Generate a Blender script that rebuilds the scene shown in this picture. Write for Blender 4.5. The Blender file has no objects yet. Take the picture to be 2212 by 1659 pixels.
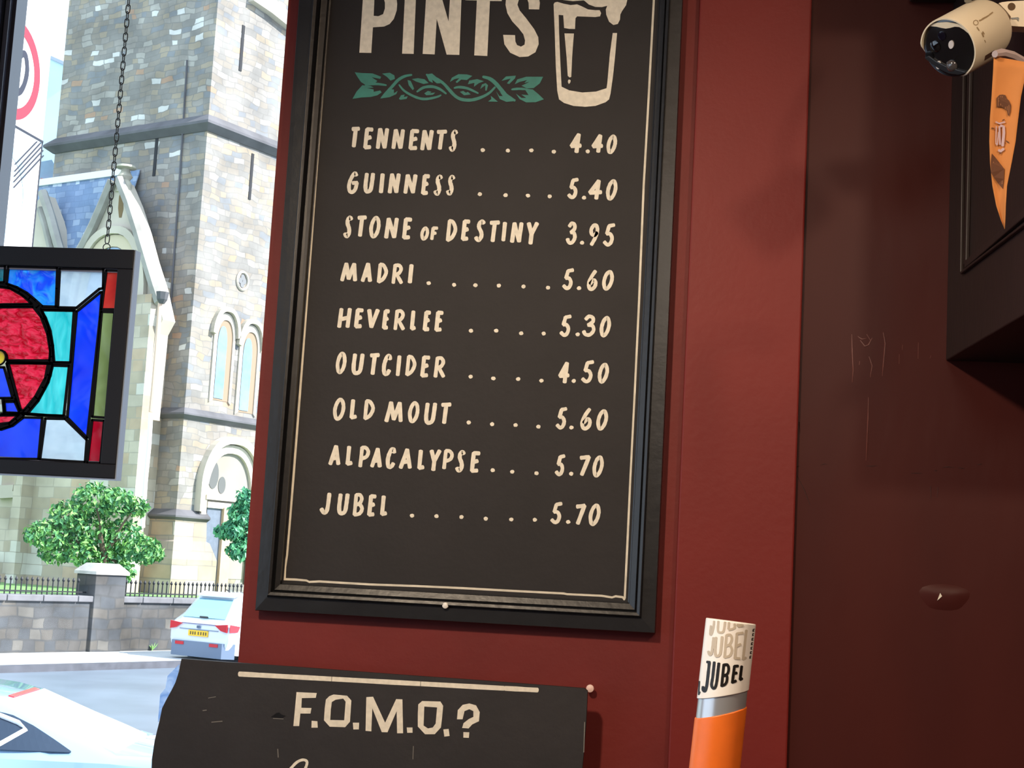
import bpy, math, random
from mathutils import Vector, Matrix
from mathutils.geometry import tessellate_polygon

# ------------------------------------------------------------------ camera
S = bpy.context.scene
FPX, W, H = 3300.0, 2212.0, 1659.0
YAW, PITCH, ROLL = 0.1303374, 0.12216638, 0.05583181
CAM = Vector((0, 0, 1.6))
RM = Matrix.Rotation(YAW, 3, 'Z') @ Matrix.Rotation(math.pi / 2 + PITCH, 3, 'X') @ Matrix.Rotation(ROLL, 3, 'Z')
cd = bpy.data.cameras.new('camera'); cam = bpy.data.objects.new('camera', cd); S.collection.objects.link(cam)
cam.matrix_world = Matrix.Translation(CAM) @ RM.to_4x4()
cd.sensor_width = 36; cd.lens = FPX / W * 36; cd.clip_start = .05; cd.clip_end = 500
S.camera = cam
S.view_settings.view_transform = 'Standard'; S.view_settings.look = 'None'
S.view_settings.gamma = 1; S.view_settings.exposure = 0.0; S.view_settings.use_curve_mapping = False

# ------------------------------------------------------------------ sky, sun, room lamps, added fill lamp
wd = bpy.data.worlds.new('world'); S.world = wd; wd.use_nodes = True
bg = wd.node_tree.nodes['Background']; bg.inputs[0].default_value = (.81, .99, 1.20, 1); bg.inputs[1].default_value = 1.9

def lamp(name, kind, loc, energy, col, aim=None, **kw):
    l = bpy.data.lights.new(name, kind); l.energy = energy; l.color = col
    for k, v in kw.items(): setattr(l, k, v)
    o = bpy.data.objects.new(name, l); S.collection.objects.link(o); o.location = loc
    if aim is not None: o.rotation_euler = (Vector(aim) - Vector(loc)).to_track_quat('-Z', 'Y').to_euler()
    return o
lamp('sun', 'SUN', (0, 0, 20), 10.0, (1, .97, .93), aim=(-10, .6, 12.2), angle=.01)
WARM = (1, .80, .58)
lamp('ceiling_spot_lamp', 'SPOT', (-.75, .55, 2.75), 130, WARM, aim=(-.04, 2.4, 1.30), spot_size=math.radians(70), spot_blend=.9, shadow_soft_size=.06)
lamp('ceiling_lamp_over_bar', 'POINT', (1.0, .42, 2.72), 42, WARM, shadow_soft_size=.06)
lamp('fill_lamp', 'POINT', (.3, -.3, 2.6), 24, (1, .84, .68), shadow_soft_size=.2)  # added unseen fill, placed to brighten the tap

# ------------------------------------------------------------------ helpers
def ray(px, py): return (RM @ Vector(((px - W / 2) / FPX, -(py - H / 2) / FPX, -1)))
def on(px, py, p, n):
    d = ray(px, py); p = Vector(p); n = Vector(n); return CAM + d * ((p - CAM).dot(n) / d.dot(n))
def ony(px, py, y): return on(px, py, (0, y, 0), (0, 1, 0))
def onz(px, py, z): return on(px, py, (0, 0, z), (0, 0, 1))
def depth(px, py, D): return CAM + ray(px, py) * D
def camv(x, y, z): return RM @ Vector((x, y, z))      # right, up, toward the viewer
def lin(c): return tuple(((v / 255) / 12.92 if v / 255 <= .04045 else ((v / 255 + .055) / 1.055) ** 2.4) for v in c)

def base(o):
    v = Vector((0, 0, 0))
    while o: v += o.location; o = o.parent
    return v

class MB:
    def __init__(s): s.v = []; s.f = []
    def add(s, pts, faces):
        b = len(s.v); s.v += [tuple(p) for p in pts]; s.f += [tuple(b + i for i in f) for f in faces]
    def poly(s, loops3, loops2=None):
        # flat polygon with optional holes; loops2 = the same loops in 2-D for the triangulation
        l2 = loops2 or loops3
        tri = tessellate_polygon([[Vector((p[0], p[1], p[2] if len(p) > 2 else 0)) for p in l] for l in l2])
        s.add([p for l in loops3 for p in l], tri)
    def prism(s, pts, off):
        off = Vector(off); a = [Vector(p) for p in pts]; b = [p + off for p in a]; n = len(a)
        tri = tessellate_polygon([a]) if n > 4 else [tuple(range(n))]
        s.add(a + b, [t for t in tri] + [tuple(n + i for i in reversed(t)) for t in tri] + [(i, (i + 1) % n, n + (i + 1) % n, n + i) for i in range(n)])
    def box(s, o, a, b, c):
        o, a, b, c = Vector(o), Vector(a), Vector(b), Vector(c); s.prism([o, o + a, o + a + b, o + b], c)
    def abox(s, x0, x1, y0, y1, z0, z1): s.box((x0, y0, z0), (x1 - x0, 0, 0), (0, y1 - y0, 0), (0, 0, z1 - z0))
    def lathe(s, o, ax, prof, n=32, ref=None, closed=True):
        # prof: (distance along the axis, radius)
        o, ax = Vector(o), Vector(ax).normalized(); u = (Vector(ref) if ref else Vector((0, 0, 1)) if abs(ax.z) < .9 else Vector((1, 0, 0)))
        u = (u - ax * u.dot(ax)).normalized(); w = ax.cross(u)
        P = []; F = []
        for (t, r) in prof:
            for k in range(n):
                a = 2 * math.pi * k / n; P.append(o + ax * t + u * (r * math.cos(a)) + w * (r * math.sin(a)))
        for i in range(len(prof) - 1):
            for k in range(n): F.append((i * n + k, i * n + (k + 1) % n, (i + 1) * n + (k + 1) % n, (i + 1) * n + k))
        if closed: F.append(tuple(range(n - 1, -1, -1))); F.append(tuple((len(prof) - 1) * n + k for k in range(n)))
        s.add(P, F)
    def tube(s, path, r, n=8, closed=False):
        path = [Vector(p) for p in path]; m = len(path); P = []; F = []; up = None
        for i, p in enumerate(path):
            if closed: t = path[(i + 1) % m] - path[i - 1]
            else: t = path[min(i + 1, m - 1)] - path[max(i - 1, 0)]
            t.normalize()
            if up is None: up = Vector((0, 0, 1)) if abs(t.z) < .9 else Vector((1, 0, 0))
            up = (up - t * up.dot(t)).normalized(); w = t.cross(up)
            rr = r[i] if isinstance(r, (list, tuple)) else r
            for k in range(n):
                a = 2 * math.pi * k / n; P.append(p + up * (rr * math.cos(a)) + w * (rr * math.sin(a)))
        for i in range(m if closed else m - 1):
            j = (i + 1) % m
            for k in range(n): F.append((i * n + k, i * n + (k + 1) % n, j * n + (k + 1) % n, j * n + k))
        if not closed: F.append(tuple(range(n - 1, -1, -1))); F.append(tuple((m - 1) * n + k for k in range(n)))
        s.add(P, F)
    def loft(s, secs):
        n = len(secs[0]); P = [p for q in secs for p in q]; F = []
        for i in range(len(secs) - 1):
            for k in range(n): F.append((i * n + k, i * n + (k + 1) % n, (i + 1) * n + (k + 1) % n, (i + 1) * n + k))
        F.append(tuple(range(n - 1, -1, -1))); F.append(tuple((len(secs) - 1) * n + k for k in range(n)))
        s.add(P, F)
    def build(s, name, mat, parent=None, smooth=False, bevel=0, kind=None, label=None, seg=2):
        me = bpy.data.meshes.new(name); b = base(parent) if parent else Vector((0, 0, 0))
        me.from_pydata([tuple(Vector(p) - b) for p in s.v], [], s.f); me.update()
        o = bpy.data.objects.new(name, me); S.collection.objects.link(o); o.parent = parent
        me.materials.append(mat)
        import bmesh
        bm = bmesh.new(); bm.from_mesh(me); bmesh.ops.recalc_face_normals(bm, faces=bm.faces); bm.to_mesh(me); bm.free()
        if smooth:
            me.polygons.foreach_set('use_smooth', [True] * len(me.polygons))
            try: me.set_sharp_from_angle(angle=math.radians(38))
            except Exception: pass
        if bevel:
            m = o.modifiers.new('soft_edges', 'BEVEL'); m.width = bevel; m.segments = seg; m.limit_method = 'ANGLE'
        if kind: o['kind'] = kind
        if label: o['label'] = label
        return o

def thing(name, loc, label, cat, group=None):
    o = bpy.data.objects.new(name, None); S.collection.objects.link(o); o.location = loc; o.empty_display_size = .05
    return tag(o, label, cat, group)
def tag(o, label, cat, group=None):
    o['label'] = label; o['category'] = cat
    if group: o['group'] = group
    return o

# ---- materials
def mat(name, rgb, rough=.5, metal=0, var=0, vscale=8, bump=0, bscale=40, spec=.5, rgb2=None, stretch=(1, 1, 1), coat=0, det=4):
    m = bpy.data.materials.new(name); m.use_nodes = True; N = m.node_tree.nodes; L = m.node_tree.links
    b = N['Principled BSDF']; c = lin(rgb) + (1,)
    b.inputs['Base Color'].default_value = c; b.inputs['Roughness'].default_value = rough; b.inputs['Metallic'].default_value = metal
    b.inputs['Specular IOR Level'].default_value = spec; b.inputs['Coat Weight'].default_value = coat
    if var or bump:
        g = N.new('ShaderNodeNewGeometry'); mp = N.new('ShaderNodeMapping'); mp.inputs['Scale'].default_value = stretch
        L.new(g.outputs['Position'], mp.inputs['Vector'])
    if var:
        n = N.new('ShaderNodeTexNoise'); n.inputs['Scale'].default_value = vscale; n.inputs['Detail'].default_value = det
        L.new(mp.outputs[0], n.inputs['Vector'])
        r = N.new('ShaderNodeValToRGB'); r.color_ramp.elements[0].position = .3; r.color_ramp.elements[1].position = .7
        c2 = lin(rgb2) if rgb2 else tuple(v * (1 - var) for v in c[:3])
        r.color_ramp.elements[0].color = tuple(c2) + (1,); r.color_ramp.elements[1].color = tuple(min(1, v * (1 + (0 if rgb2 else var))) for v in c[:3]) + (1,)
        L.new(n.outputs['Fac'], r.inputs['Fac']); L.new(r.outputs['Color'], b.inputs['Base Color'])
    if bump:
        n2 = N.new('ShaderNodeTexNoise'); n2.inputs['Scale'].default_value = bscale; n2.inputs['Detail'].default_value = 5
        L.new(mp.outputs[0], n2.inputs['Vector'])
        bp = N.new('ShaderNodeBump'); bp.inputs['Strength'].default_value = bump; bp.inputs['Distance'].default_value = .01
        L.new(n2.outputs['Fac'], bp.inputs['Height']); L.new(bp.outputs[0], b.inputs['Normal'])
    return m

def mat_stone(name, stops, cm, w, h, theta, noise=.3, mortar=.02, wob=.10):
    """rubble: one random colour per stone (stops: upper bound of the random value, sRGB colour)"""
    m = bpy.data.materials.new(name); m.use_nodes = True; N = m.node_tree.nodes; L = m.node_tree.links
    b = N['Principled BSDF']; b.inputs['Roughness'].default_value = .9; b.inputs['Specular IOR Level'].default_value = .15
    def mth(op, a, c=None, k=None):
        n = N.new('ShaderNodeMath'); n.operation = op
        for q, v in enumerate((a, c, k)):
            if v is None: continue
            if isinstance(v, (int, float)): n.inputs[q].default_value = v
            else: L.new(v, n.inputs[q])
        return n.outputs[0]
    g = N.new('ShaderNodeNewGeometry'); vr = N.new('ShaderNodeVectorRotate'); vr.rotation_type = 'Z_AXIS'; vr.inputs['Angle'].default_value = theta
    L.new(g.outputs['Position'], vr.inputs['Vector'])
    sp = N.new('ShaderNodeSeparateXYZ'); L.new(vr.outputs[0], sp.inputs[0])
    u = mth('ADD', sp.outputs[0], sp.outputs[1]); z = sp.outputs[2]
    cb = N.new('ShaderNodeCombineXYZ'); L.new(u, cb.inputs[0]); L.new(z, cb.inputs[1])
    nz = N.new('ShaderNodeTexNoise'); nz.inputs['Scale'].default_value = 1.1; nz.inputs['Detail'].default_value = 2; L.new(cb.outputs[0], nz.inputs['Vector'])
    ns = N.new('ShaderNodeSeparateColor'); L.new(nz.outputs['Color'], ns.inputs[0])
    zz = mth('DIVIDE', mth('ADD', z, mth('MULTIPLY', mth('SUBTRACT', ns.outputs[0], .5), wob * 2)), h)
    row = mth('FLOOR', zz); wr = N.new('ShaderNodeTexWhiteNoise'); wr.noise_dimensions = '1D'; L.new(row, wr.inputs['W'])
    wid = mth('ADD', mth('MULTIPLY', wr.outputs['Value'], w * .8), w * .6)
    xo = mth('ADD', mth('DIVIDE', mth('ADD', u, mth('MULTIPLY', mth('SUBTRACT', ns.outputs[1], .5), wob * 4)), wid), mth('MULTIPLY', wr.outputs['Value'], 17.3))
    col = mth('FLOOR', xo); cv = N.new('ShaderNodeCombineXYZ'); L.new(col, cv.inputs[0]); L.new(row, cv.inputs[1])
    wn = N.new('ShaderNodeTexWhiteNoise'); wn.noise_dimensions = '2D'; L.new(cv.outputs[0], wn.inputs['Vector'])
    rp = N.new('ShaderNodeValToRGB'); rp.color_ramp.interpolation = 'CONSTANT'; el = rp.color_ramp.elements
    while len(el) < len(stops): el.new(.5)
    for e, (p, c) in zip(el, stops): e.position = p; e.color = lin(c) + (1,)
    L.new(wn.outputs['Value'], rp.inputs['Fac'])
    fx = mth('FRACT', xo); fz = mth('FRACT', zz)
    dx = mth('MULTIPLY', mth('MINIMUM', fx, mth('SUBTRACT', 1.0, fx)), w); dz = mth('MULTIPLY', mth('MINIMUM', fz, mth('SUBTRACT', 1.0, fz)), h)
    mr = N.new('ShaderNodeMapRange'); mr.inputs['From Min'].default_value = mortar * .3; mr.inputs['From Max'].default_value = mortar * 1.6; L.new(mth('MINIMUM', dx, dz), mr.inputs['Value'])
    mb = N.new('ShaderNodeMix'); mb.data_type = 'RGBA'; L.new(mr.outputs[0], mb.inputs[0]); mb.inputs[6].default_value = lin(cm) + (1,); L.new(rp.outputs[0], mb.inputs[7])
    n1 = N.new('ShaderNodeTexNoise'); n1.inputs['Scale'].default_value = .9; n1.inputs['Detail'].default_value = 6; L.new(cb.outputs[0], n1.inputs['Vector'])
    r2 = N.new('ShaderNodeValToRGB'); r2.color_ramp.elements[0].position = .3; r2.color_ramp.elements[1].position = .72
    r2.color_ramp.elements[0].color = (1 - noise,) * 3 + (1,); r2.color_ramp.elements[1].color = (1 + noise * .4,) * 3 + (1,)
    L.new(n1.outputs['Fac'], r2.inputs['Fac'])
    ml = N.new('ShaderNodeMix'); ml.data_type = 'RGBA'; ml.blend_type = 'MULTIPLY'; ml.inputs[0].default_value = 1
    L.new(mb.outputs[2], ml.inputs[6]); L.new(r2.outputs['Color'], ml.inputs[7]); L.new(ml.outputs[2], b.inputs['Base Color'])
    bp = N.new('ShaderNodeBump'); bp.inputs['Strength'].default_value = .4; bp.inputs['Distance'].default_value = .03
    L.new(n1.outputs['Fac'], bp.inputs['Height']); L.new(bp.outputs[0], b.inputs['Normal'])
    return m

def mat_glass_pane(name, tint=(1, 1, 1), refl=.06):
    m = bpy.data.materials.new(name); m.use_nodes = True; N = m.node_tree.nodes; L = m.node_tree.links
    N.remove(N['Principled BSDF']); out = N['Material Output']
    t = N.new('ShaderNodeBsdfTransparent'); t.inputs[0].default_value = tint + (1,)
    gl = N.new('ShaderNodeBsdfGlossy'); gl.inputs['Roughness'].default_value = .02
    fr = N.new('ShaderNodeLayerWeight'); fr.inputs['Blend'].default_value = .1
    mt = N.new('ShaderNodeMath'); mt.operation = 'MULTIPLY'; mt.inputs[1].default_value = refl * 4; L.new(fr.outputs['Facing'], mt.inputs[0])
    mx = N.new('ShaderNodeMixShader'); L.new(mt.outputs[0], mx.inputs[0]); L.new(t.outputs[0], mx.inputs[1]); L.new(gl.outputs[0], mx.inputs[2])
    L.new(mx.outputs[0], out.inputs['Surface']); return m

def mat_stained(name, rgb, rgb2, scale=30, clear=.15, gain=1.0, stretch=(1, 1, 1), sharp=.25):
    m = bpy.data.materials.new(name); m.use_nodes = True; N = m.node_tree.nodes; L = m.node_tree.links
    N.remove(N['Principled BSDF']); out = N['Material Output']
    g = N.new('ShaderNodeNewGeometry'); mp = N.new('ShaderNodeMapping'); mp.inputs['Scale'].default_value = stretch; L.new(g.outputs['Position'], mp.inputs['Vector'])
    n = N.new('ShaderNodeTexNoise'); n.inputs['Scale'].default_value = scale; n.inputs['Detail'].default_value = 2; n.inputs['Distortion'].default_value = .8; L.new(mp.outputs[0], n.inputs['Vector'])
    r = N.new('ShaderNodeValToRGB'); r.color_ramp.elements[0].position = .5 - sharp; r.color_ramp.elements[1].position = .5 + sharp
    r.color_ramp.elements[0].color = lin(rgb2) + (1,); r.color_ramp.elements[1].color = lin(rgb) + (1,); L.new(n.outputs['Fac'], r.inputs['Fac'])
    tl = N.new('ShaderNodeBsdfTranslucent'); L.new(r.outputs[0], tl.inputs['Color'])
    tp = N.new('ShaderNodeBsdfTransparent'); L.new(r.outputs[0], tp.inputs['Color'])
    mx = N.new('ShaderNodeMixShader'); mx.inputs[0].default_value = clear; L.new(tl.outputs[0], mx.inputs[1]); L.new(tp.outputs[0], mx.inputs[2])
    gl = N.new('ShaderNodeBsdfGlossy'); gl.inputs['Roughness'].default_value = .15
    bp = N.new('ShaderNodeBump'); bp.inputs['Strength'].default_value = .5; bp.inputs['Distance'].default_value = .004; L.new(n.outputs['Fac'], bp.inputs['Height']); L.new(bp.outputs[0], gl.inputs['Normal'])
    m2 = N.new('ShaderNodeMixShader'); m2.inputs[0].default_value = .03; L.new(mx.outputs[0], m2.inputs[1]); L.new(gl.outputs[0], m2.inputs[2])
    tb = N.new('ShaderNodeBsdfTransparent'); m3 = N.new('ShaderNodeMixShader'); L.new(g.outputs['Backfacing'], m3.inputs[0]); L.new(m2.outputs[0], m3.inputs[1]); L.new(tb.outputs[0], m3.inputs[2])
    L.new(m3.outputs[0], out.inputs['Surface']); return m

RED = mat('red_wall_paint', (112, 36, 33), .55, spec=.3, var=.12, vscale=6, bump=.06, bscale=60)
REDB = mat('red_pillar_paint', (118, 35, 31), .5, spec=.3, var=.07, vscale=4, bump=.05, bscale=80)
BROWN = mat('brown_red_gloss_paint', (74, 31, 27), .42, spec=.18, var=.16, vscale=5, bump=.14, bscale=16, rgb2=(64, 27, 25), stretch=(1, 1, .35))
BOARD = mat('blackboard_paint', (37, 34, 35), .66, spec=.35, var=.10, vscale=14, bump=.05, bscale=90)
FRAME = mat('black_frame_paint', (33, 34, 37), .33, spec=.5, var=.15, vscale=20, bump=.05, bscale=60)
CREAM = mat('cream_sign_paint', (230, 222, 204), .6, var=.10, vscale=120)
CREAMD = mat('cream_line_paint', (214, 206, 188), .6, var=.12, vscale=60)
GREEN = mat('teal_sign_paint', (36, 124, 112), .55, var=.12, vscale=60)
BLACK = mat('black_gloss', (22, 22, 23), .3)
DARKWOOD = mat('dark_cupboard_wood', (38, 24, 20), .5, var=.2, vscale=8, stretch=(6, 6, 1), bump=.05)
WHITE = mat('white_plastic', (236, 232, 224), .4)

def struct(mb, name, m, **k): return mb.build(name, m, kind='structure', **k)

# ------------------------------------------------------------------ the room
YW = 2.40
xl = ony(560, 829, YW).x                      # left end of the pier = edge of the window opening
pl, pr = ony(1477, 829, YW - .014).x, ony(1727, 829, YW - .014).x
b = MB()
b.abox(xl, 2.6, YW, YW + .14, 0, 3.1)
b.abox(-3.0, xl, YW, YW + .14, 0, .85); b.abox(-3.0, xl, YW, YW + .14, 2.85, 3.1); b.abox(-3.0, -2.6, YW, YW + .14, .85, 2.85)
wall_front = struct(b, 'wall_front', RED)
b = MB(); b.abox(pr - .01, 2.6, YW - .004, YW, 0, 3.1); wb = struct(b, 'wall_front_right', BROWN)
b = MB(); b.abox(pl, pr, YW - .014, YW, 0, 3.1); struct(b, 'trim_1', REDB, bevel=.003)
DR = mat('dim_room_paint', (96, 48, 44), .7, var=.1)
b = MB(); b.abox(-3.0, 2.6, -3.2, YW, -.1, 0); struct(b, 'floor', mat('floor_boards', (96, 72, 52), .5, var=.2, stretch=(1, 8, 1)))
b = MB(); b.abox(-3.0, 2.6, -3.2, YW + .14, 3.1, 3.2); struct(b, 'ceiling', mat('ceiling_paint', (150, 120, 100), .8, var=.05))
b = MB(); b.abox(-3.0, 2.6, -3.3, -3.2, 0, 3.1); struct(b, 'wall_back', DR)
b = MB(); b.abox(-3.1, -3.0, -3.2, YW + .14, 0, .8); b.abox(-3.1, -3.0, -3.2, YW + .14, 2.8, 3.1); b.abox(-3.1, -3.0, -3.2, -2.4, .8, 2.8); b.abox(-3.1, -3.0, 1.9, YW + .14, .8, 2.8); struct(b, 'wall_left', DR)
b = MB()
for y0, y1, z0, z1 in ((-2.4, -2.34, .8, 2.8), (1.84, 1.9, .8, 2.8), (-2.4, 1.9, .8, .86), (-2.4, 1.9, 2.74, 2.8), (-.99, -.93, .8, 2.8), (.43, .49, .8, 2.8)): b.abox(-3.08, -3.02, y0, y1, z0, z1)
w2 = struct(b, 'fill_window', mat('black_fill_window_frame', (40, 44, 54), .3)); b = MB(); b.abox(-3.053, -3.047, -2.38, 1.88, .82, 2.78); b.build('pane', mat_glass_pane('fill_window_glass'), w2)  # added unseen side window, opening sized for cool fill light
b = MB(); b.abox(2.6, 2.7, -3.2, YW + .14, 0, 3.1); struct(b, 'wall_right', DR)

# paint runs, cracks and a chipped spot on the brown wall
yb = YW - .004
RUN = mat('raised_paint_run', (98, 48, 38), .28, var=.1, vscale=60)
b = MB()
for pts in ([(1840, 722), (1841, 760), (1843, 800), (1841, 826)], [(1858, 735), (1868, 748), (1876, 745), (1884, 730)], [(1872, 722), (1880, 735)], [(1877, 770), (1884, 790), (1880, 815)],
            [(1908, 718), (1912, 742), (1908, 790), (1906, 812)], [(1943, 765), (1942, 786)], [(1984, 740), (1983, 775)], [(1857, 780), (1856, 788)], [(1876, 858), (1875, 905), (1873, 950), (1871, 995)],
            [(1853, 727), (1862, 733), (1872, 731)], [(1950, 745), (1949, 756)], [(2011, 768), (2009, 774)]):
    P = [ony(x, y, yb) for x, y in pts]; b.tube(P, [.0011 if 0 < i < len(P) - 1 else .0005 for i in range(len(P))], 6)
b.build('paint_run', RUN, wb, smooth=True)
DARKC = mat('crack_shadow', (58, 26, 22), .8)
b = MB(); rnd = random.Random(4)
x = 1718
while x < 2210:
    w_ = rnd.uniform(6, 26); y = 1012 + 7 * math.sin(x * .02) + rnd.uniform(-5, 5)
    if rnd.random() < .62: b.tube([ony(x, y, yb), ony(x + w_ * .5, y + rnd.uniform(-3, 3), yb), ony(x + w_, y + rnd.uniform(-2, 2), yb)], [.0004, .0009, .0003], 5)
    x += w_ + rnd.uniform(4, 22)
b.tube([ony(1722, 1028, yb), ony(1738, 1060, yb), ony(1750, 1092, yb)], [.0005, .001, .0004], 5)
b.tube([ony(1726, 912, yb), ony(1728, 935, yb)], [.001, .0006], 5)
b.tube([ony(2010, 1050, yb), ony(2011, 1078, yb)], [.0008, .0004], 5); b.tube([ony(2026, 1052, yb), ony(2025, 1075, yb)], [.0006, .0004], 5)
b.build('paint_crack', DARKC, wb)
b = MB(); c = ony(2040, 1290, yb)
ring = []
for k in range(20):
    a = 2 * math.pi * k / 20; ring.append(c + Vector((.036 * math.cos(a) * (1 + .12 * math.sin(3 * a)), 0, .022 * math.sin(a) * (1 + .1 * math.cos(2 * a)))))
top = [c + (p - c) * .55 + Vector((.002, -.004, .001)) for p in ring]; cen = c + Vector((.004, -.0055, .002))
b.add(ring + top + [cen], [(k, (k + 1) % 20, 20 + (k + 1) % 20, 20 + k) for k in range(20)] + [(20 + k, 20 + (k + 1) % 20, 40) for k in range(20)])
b.build('paint_blister', BROWN, wb, smooth=True)
b = MB(); P = [ony(x, y, yb - .006) for x, y in ((2025, 1297), (2031, 1281), (2035, 1288))]; b.prism(P, (0, .003, 0))
b.build('paint_chip', CREAM, wb, label='pale chip of bare plaster')

# window: opening left of the pier
b = MB()
yf = YW + .03
m0, m1 = ony(-4, 60, yf).x, ony(31, 60, yf).x
b.abox(m0, m1, yf, yf + .04, .85, 2.85)
b.abox(m0 - .02, m0 + .012, yf - .02, yf + .05, .85, 2.85); b.abox(m0 + .016, m0 + .024, yf - .012, yf + .02, .85, 2.85)
b.abox(-2.6, xl, yf, yf + .07, .85, .92); b.abox(-2.6, xl, yf, yf + .07, 2.78, 2.85)
b.abox(-2.6, -2.54, yf, yf + .07, .85, 2.85)
win = struct(b, 'window_1', mat('black_window_frame', (40, 46, 62), .22, coat=.4))
b = MB(); b.abox(-2.56, xl + .005, yf + .04, yf + .046, .9, 2.8); b.build('pane', mat_glass_pane('window_glass'), win)

# ------------------------------------------------------------------ lettering tools
def arc(cx, cy, rx, ry, a0, a1, n=12): return [(cx + rx * math.cos(math.radians(a0 + (a1 - a0) * i / n)), cy + ry * math.sin(math.radians(a0 + (a1 - a0) * i / n))) for i in range(n + 1)]
G = {
 'A': [[(0, 0), (.54, 1)], [(.54, 1), (1, 0)], [(.2, .3), (.84, .36)]],
 'B': [[(0, 0), (.02, 1)], [(.02, 1), (.55, .99), (.82, .8), (.6, .58), (.08, .5)], [(.08, .5), (.6, .52), (.98, .3), (.7, .06), (0, 0)]],
 'C': [[(.98, .82), (.85, .98), (.5, .97), (.15, .72), (.0, .4), (.15, .08), (.5, 0), (.82, .08), (1, .2)]],
 'D': [[(.02, 0), (.04, 1)], [(.04, 1), (.5, .95), (.92, .68), (.95, .45), (.6, .15), (.02, 0)]],
 'E': [[(0, 0), (.06, 1)], [(.06, 1), (1, .98)], [(.05, .48), (.8, .56)], [(0, 0), (.9, .02)]],
 'F': [[(0, 0), (.1, 1)], [(.1, 1), (1, 1)], [(.05, .5), (.75, .55)]],
 'G': [[(.8, .88), (.62, 1), (.3, .8), (.05, .45), (.12, .12), (.42, 0), (.8, .14), (.95, .5)], [(.98, .5), (.45, .48)]],
 'H': [[(0, 0), (.08, 1)], [(.92, 0), (1, 1)], [(.06, .42), (.94, .52)]],
 'I': [[(.3, 0), (.6, 1)]],
 'J': [[(.95, 1), (.88, .3), (.7, .05), (.35, .02), (0, .2)]],
 'L': [[(.05, 1), (.02, .03)], [(.02, .03), (1, .08)]],
 'M': [[(0, 0), (.22, 1)], [(.22, 1), (.5, .1)], [(.5, .1), (.82, .98)], [(.82, .98), (1, 0)]],
 'N': [[(0, 0), (.1, 1)], [(.1, 1), (.88, .02)], [(.88, .02), (1, 1)]],
 'O': [[(.5, 1), (.15, .78), (0, .42), (.2, .06), (.5, 0), (.85, .2), (1, .55), (.85, .88), (.5, 1)]],
 'P': [[(0, 0), (.05, 1)], [(.05, 1), (.6, .98), (.98, .78), (.8, .52), (.08, .4)]],
 'R': [[(0, 0), (.05, 1)], [(.05, .98), (.55, .98), (.82, .78), (.6, .55), (.12, .46)], [(.3, .5), (1, 0)]],
 'S': [[(1, .9), (.72, 1), (.35, .88), (.32, .68), (.72, .42), (.8, .2), (.5, .01), (.18, .04), (0, .14)]],
 'T': [[(0, .98), (1, 1)], [(.5, .98), (.42, 0)]],
 'U': [[(.05, 1), (0, .35), (.15, .05), (.5, 0), (.85, .12), (.95, .5), (1, 1)]],
 'V': [[(0, 1), (.42, .02)], [(.42, .02), (1, 1)]],
 'Y': [[(0, 1), (.45, .45)], [(1, 1), (.45, .45)], [(.45, .48), (.42, 0)]],
 '0': [[(.55, 1), (.2, .8), (.02, .4), (.2, .04), (.5, 0), (.85, .25), (1, .62), (.82, .94), (.55, 1)]],
 '2': [[(0, .75), (.2, .96), (.6, 1), (.95, .75), (.7, .45), (0, 0)], [(0, 0), (1, 0)]],
 '3': [[(.1, .85), (.4, 1), (.8, .93), (.85, .72), (.4, .54)], [(.4, .54), (.85, .5), (1, .25), (.65, .02), (.2, .04), (0, .2)]],
 '4': [[(.62, 0), (.7, 1)], [(.7, 1), (.0, .33)], [(0, .33), (1, .36)]],
 '5': [[(1, 1), (.4, .95)], [(.4, .95), (.22, .56)], [(.22, .56), (.62, .54), (.88, .33), (.75, .08), (.4, 0), (0, .14)]],
 '6': [[(.78, 1), (.35, .72), (.02, .35), (.15, .06), (.5, 0), (.88, .14), (.95, .36), (.65, .5), (.2, .3)]],
 '7': [[(0, .95), (1, 1)], [(1, 1), (.3, 0)]],
 '9': [[(.92, .62), (.6, .48), (.2, .55), (.08, .78), (.4, .98), (.75, .97), (.97, .75), (.8, .4), (.3, 0)]],
}
def smooth(pts, k=5):
    if len(pts) < 3: return pts
    closed = pts[0] == pts[-1]; q = pts[:-1] if closed else pts; n = len(q); out = []
    g = (lambda i: q[i % n]) if closed else (lambda i: q[max(0, min(n - 1, i))])
    for i in range(n if closed else n - 1):
        a, b_, c, d = g(i - 1), g(i), g(i + 1), g(i + 2)
        for j in range(k):
            t = j / k; out.append(tuple(.5 * (2 * b_[m] + (c[m] - a[m]) * t + (2 * a[m] - 5 * b_[m] + 4 * c[m] - d[m]) * t * t + (3 * b_[m] - a[m] - 3 * c[m] + d[m]) * t ** 3) for m in range(2)))
    out.append(tuple(pts[0]) if closed else tuple(pts[-1])); return out
ZK = [0]
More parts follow.
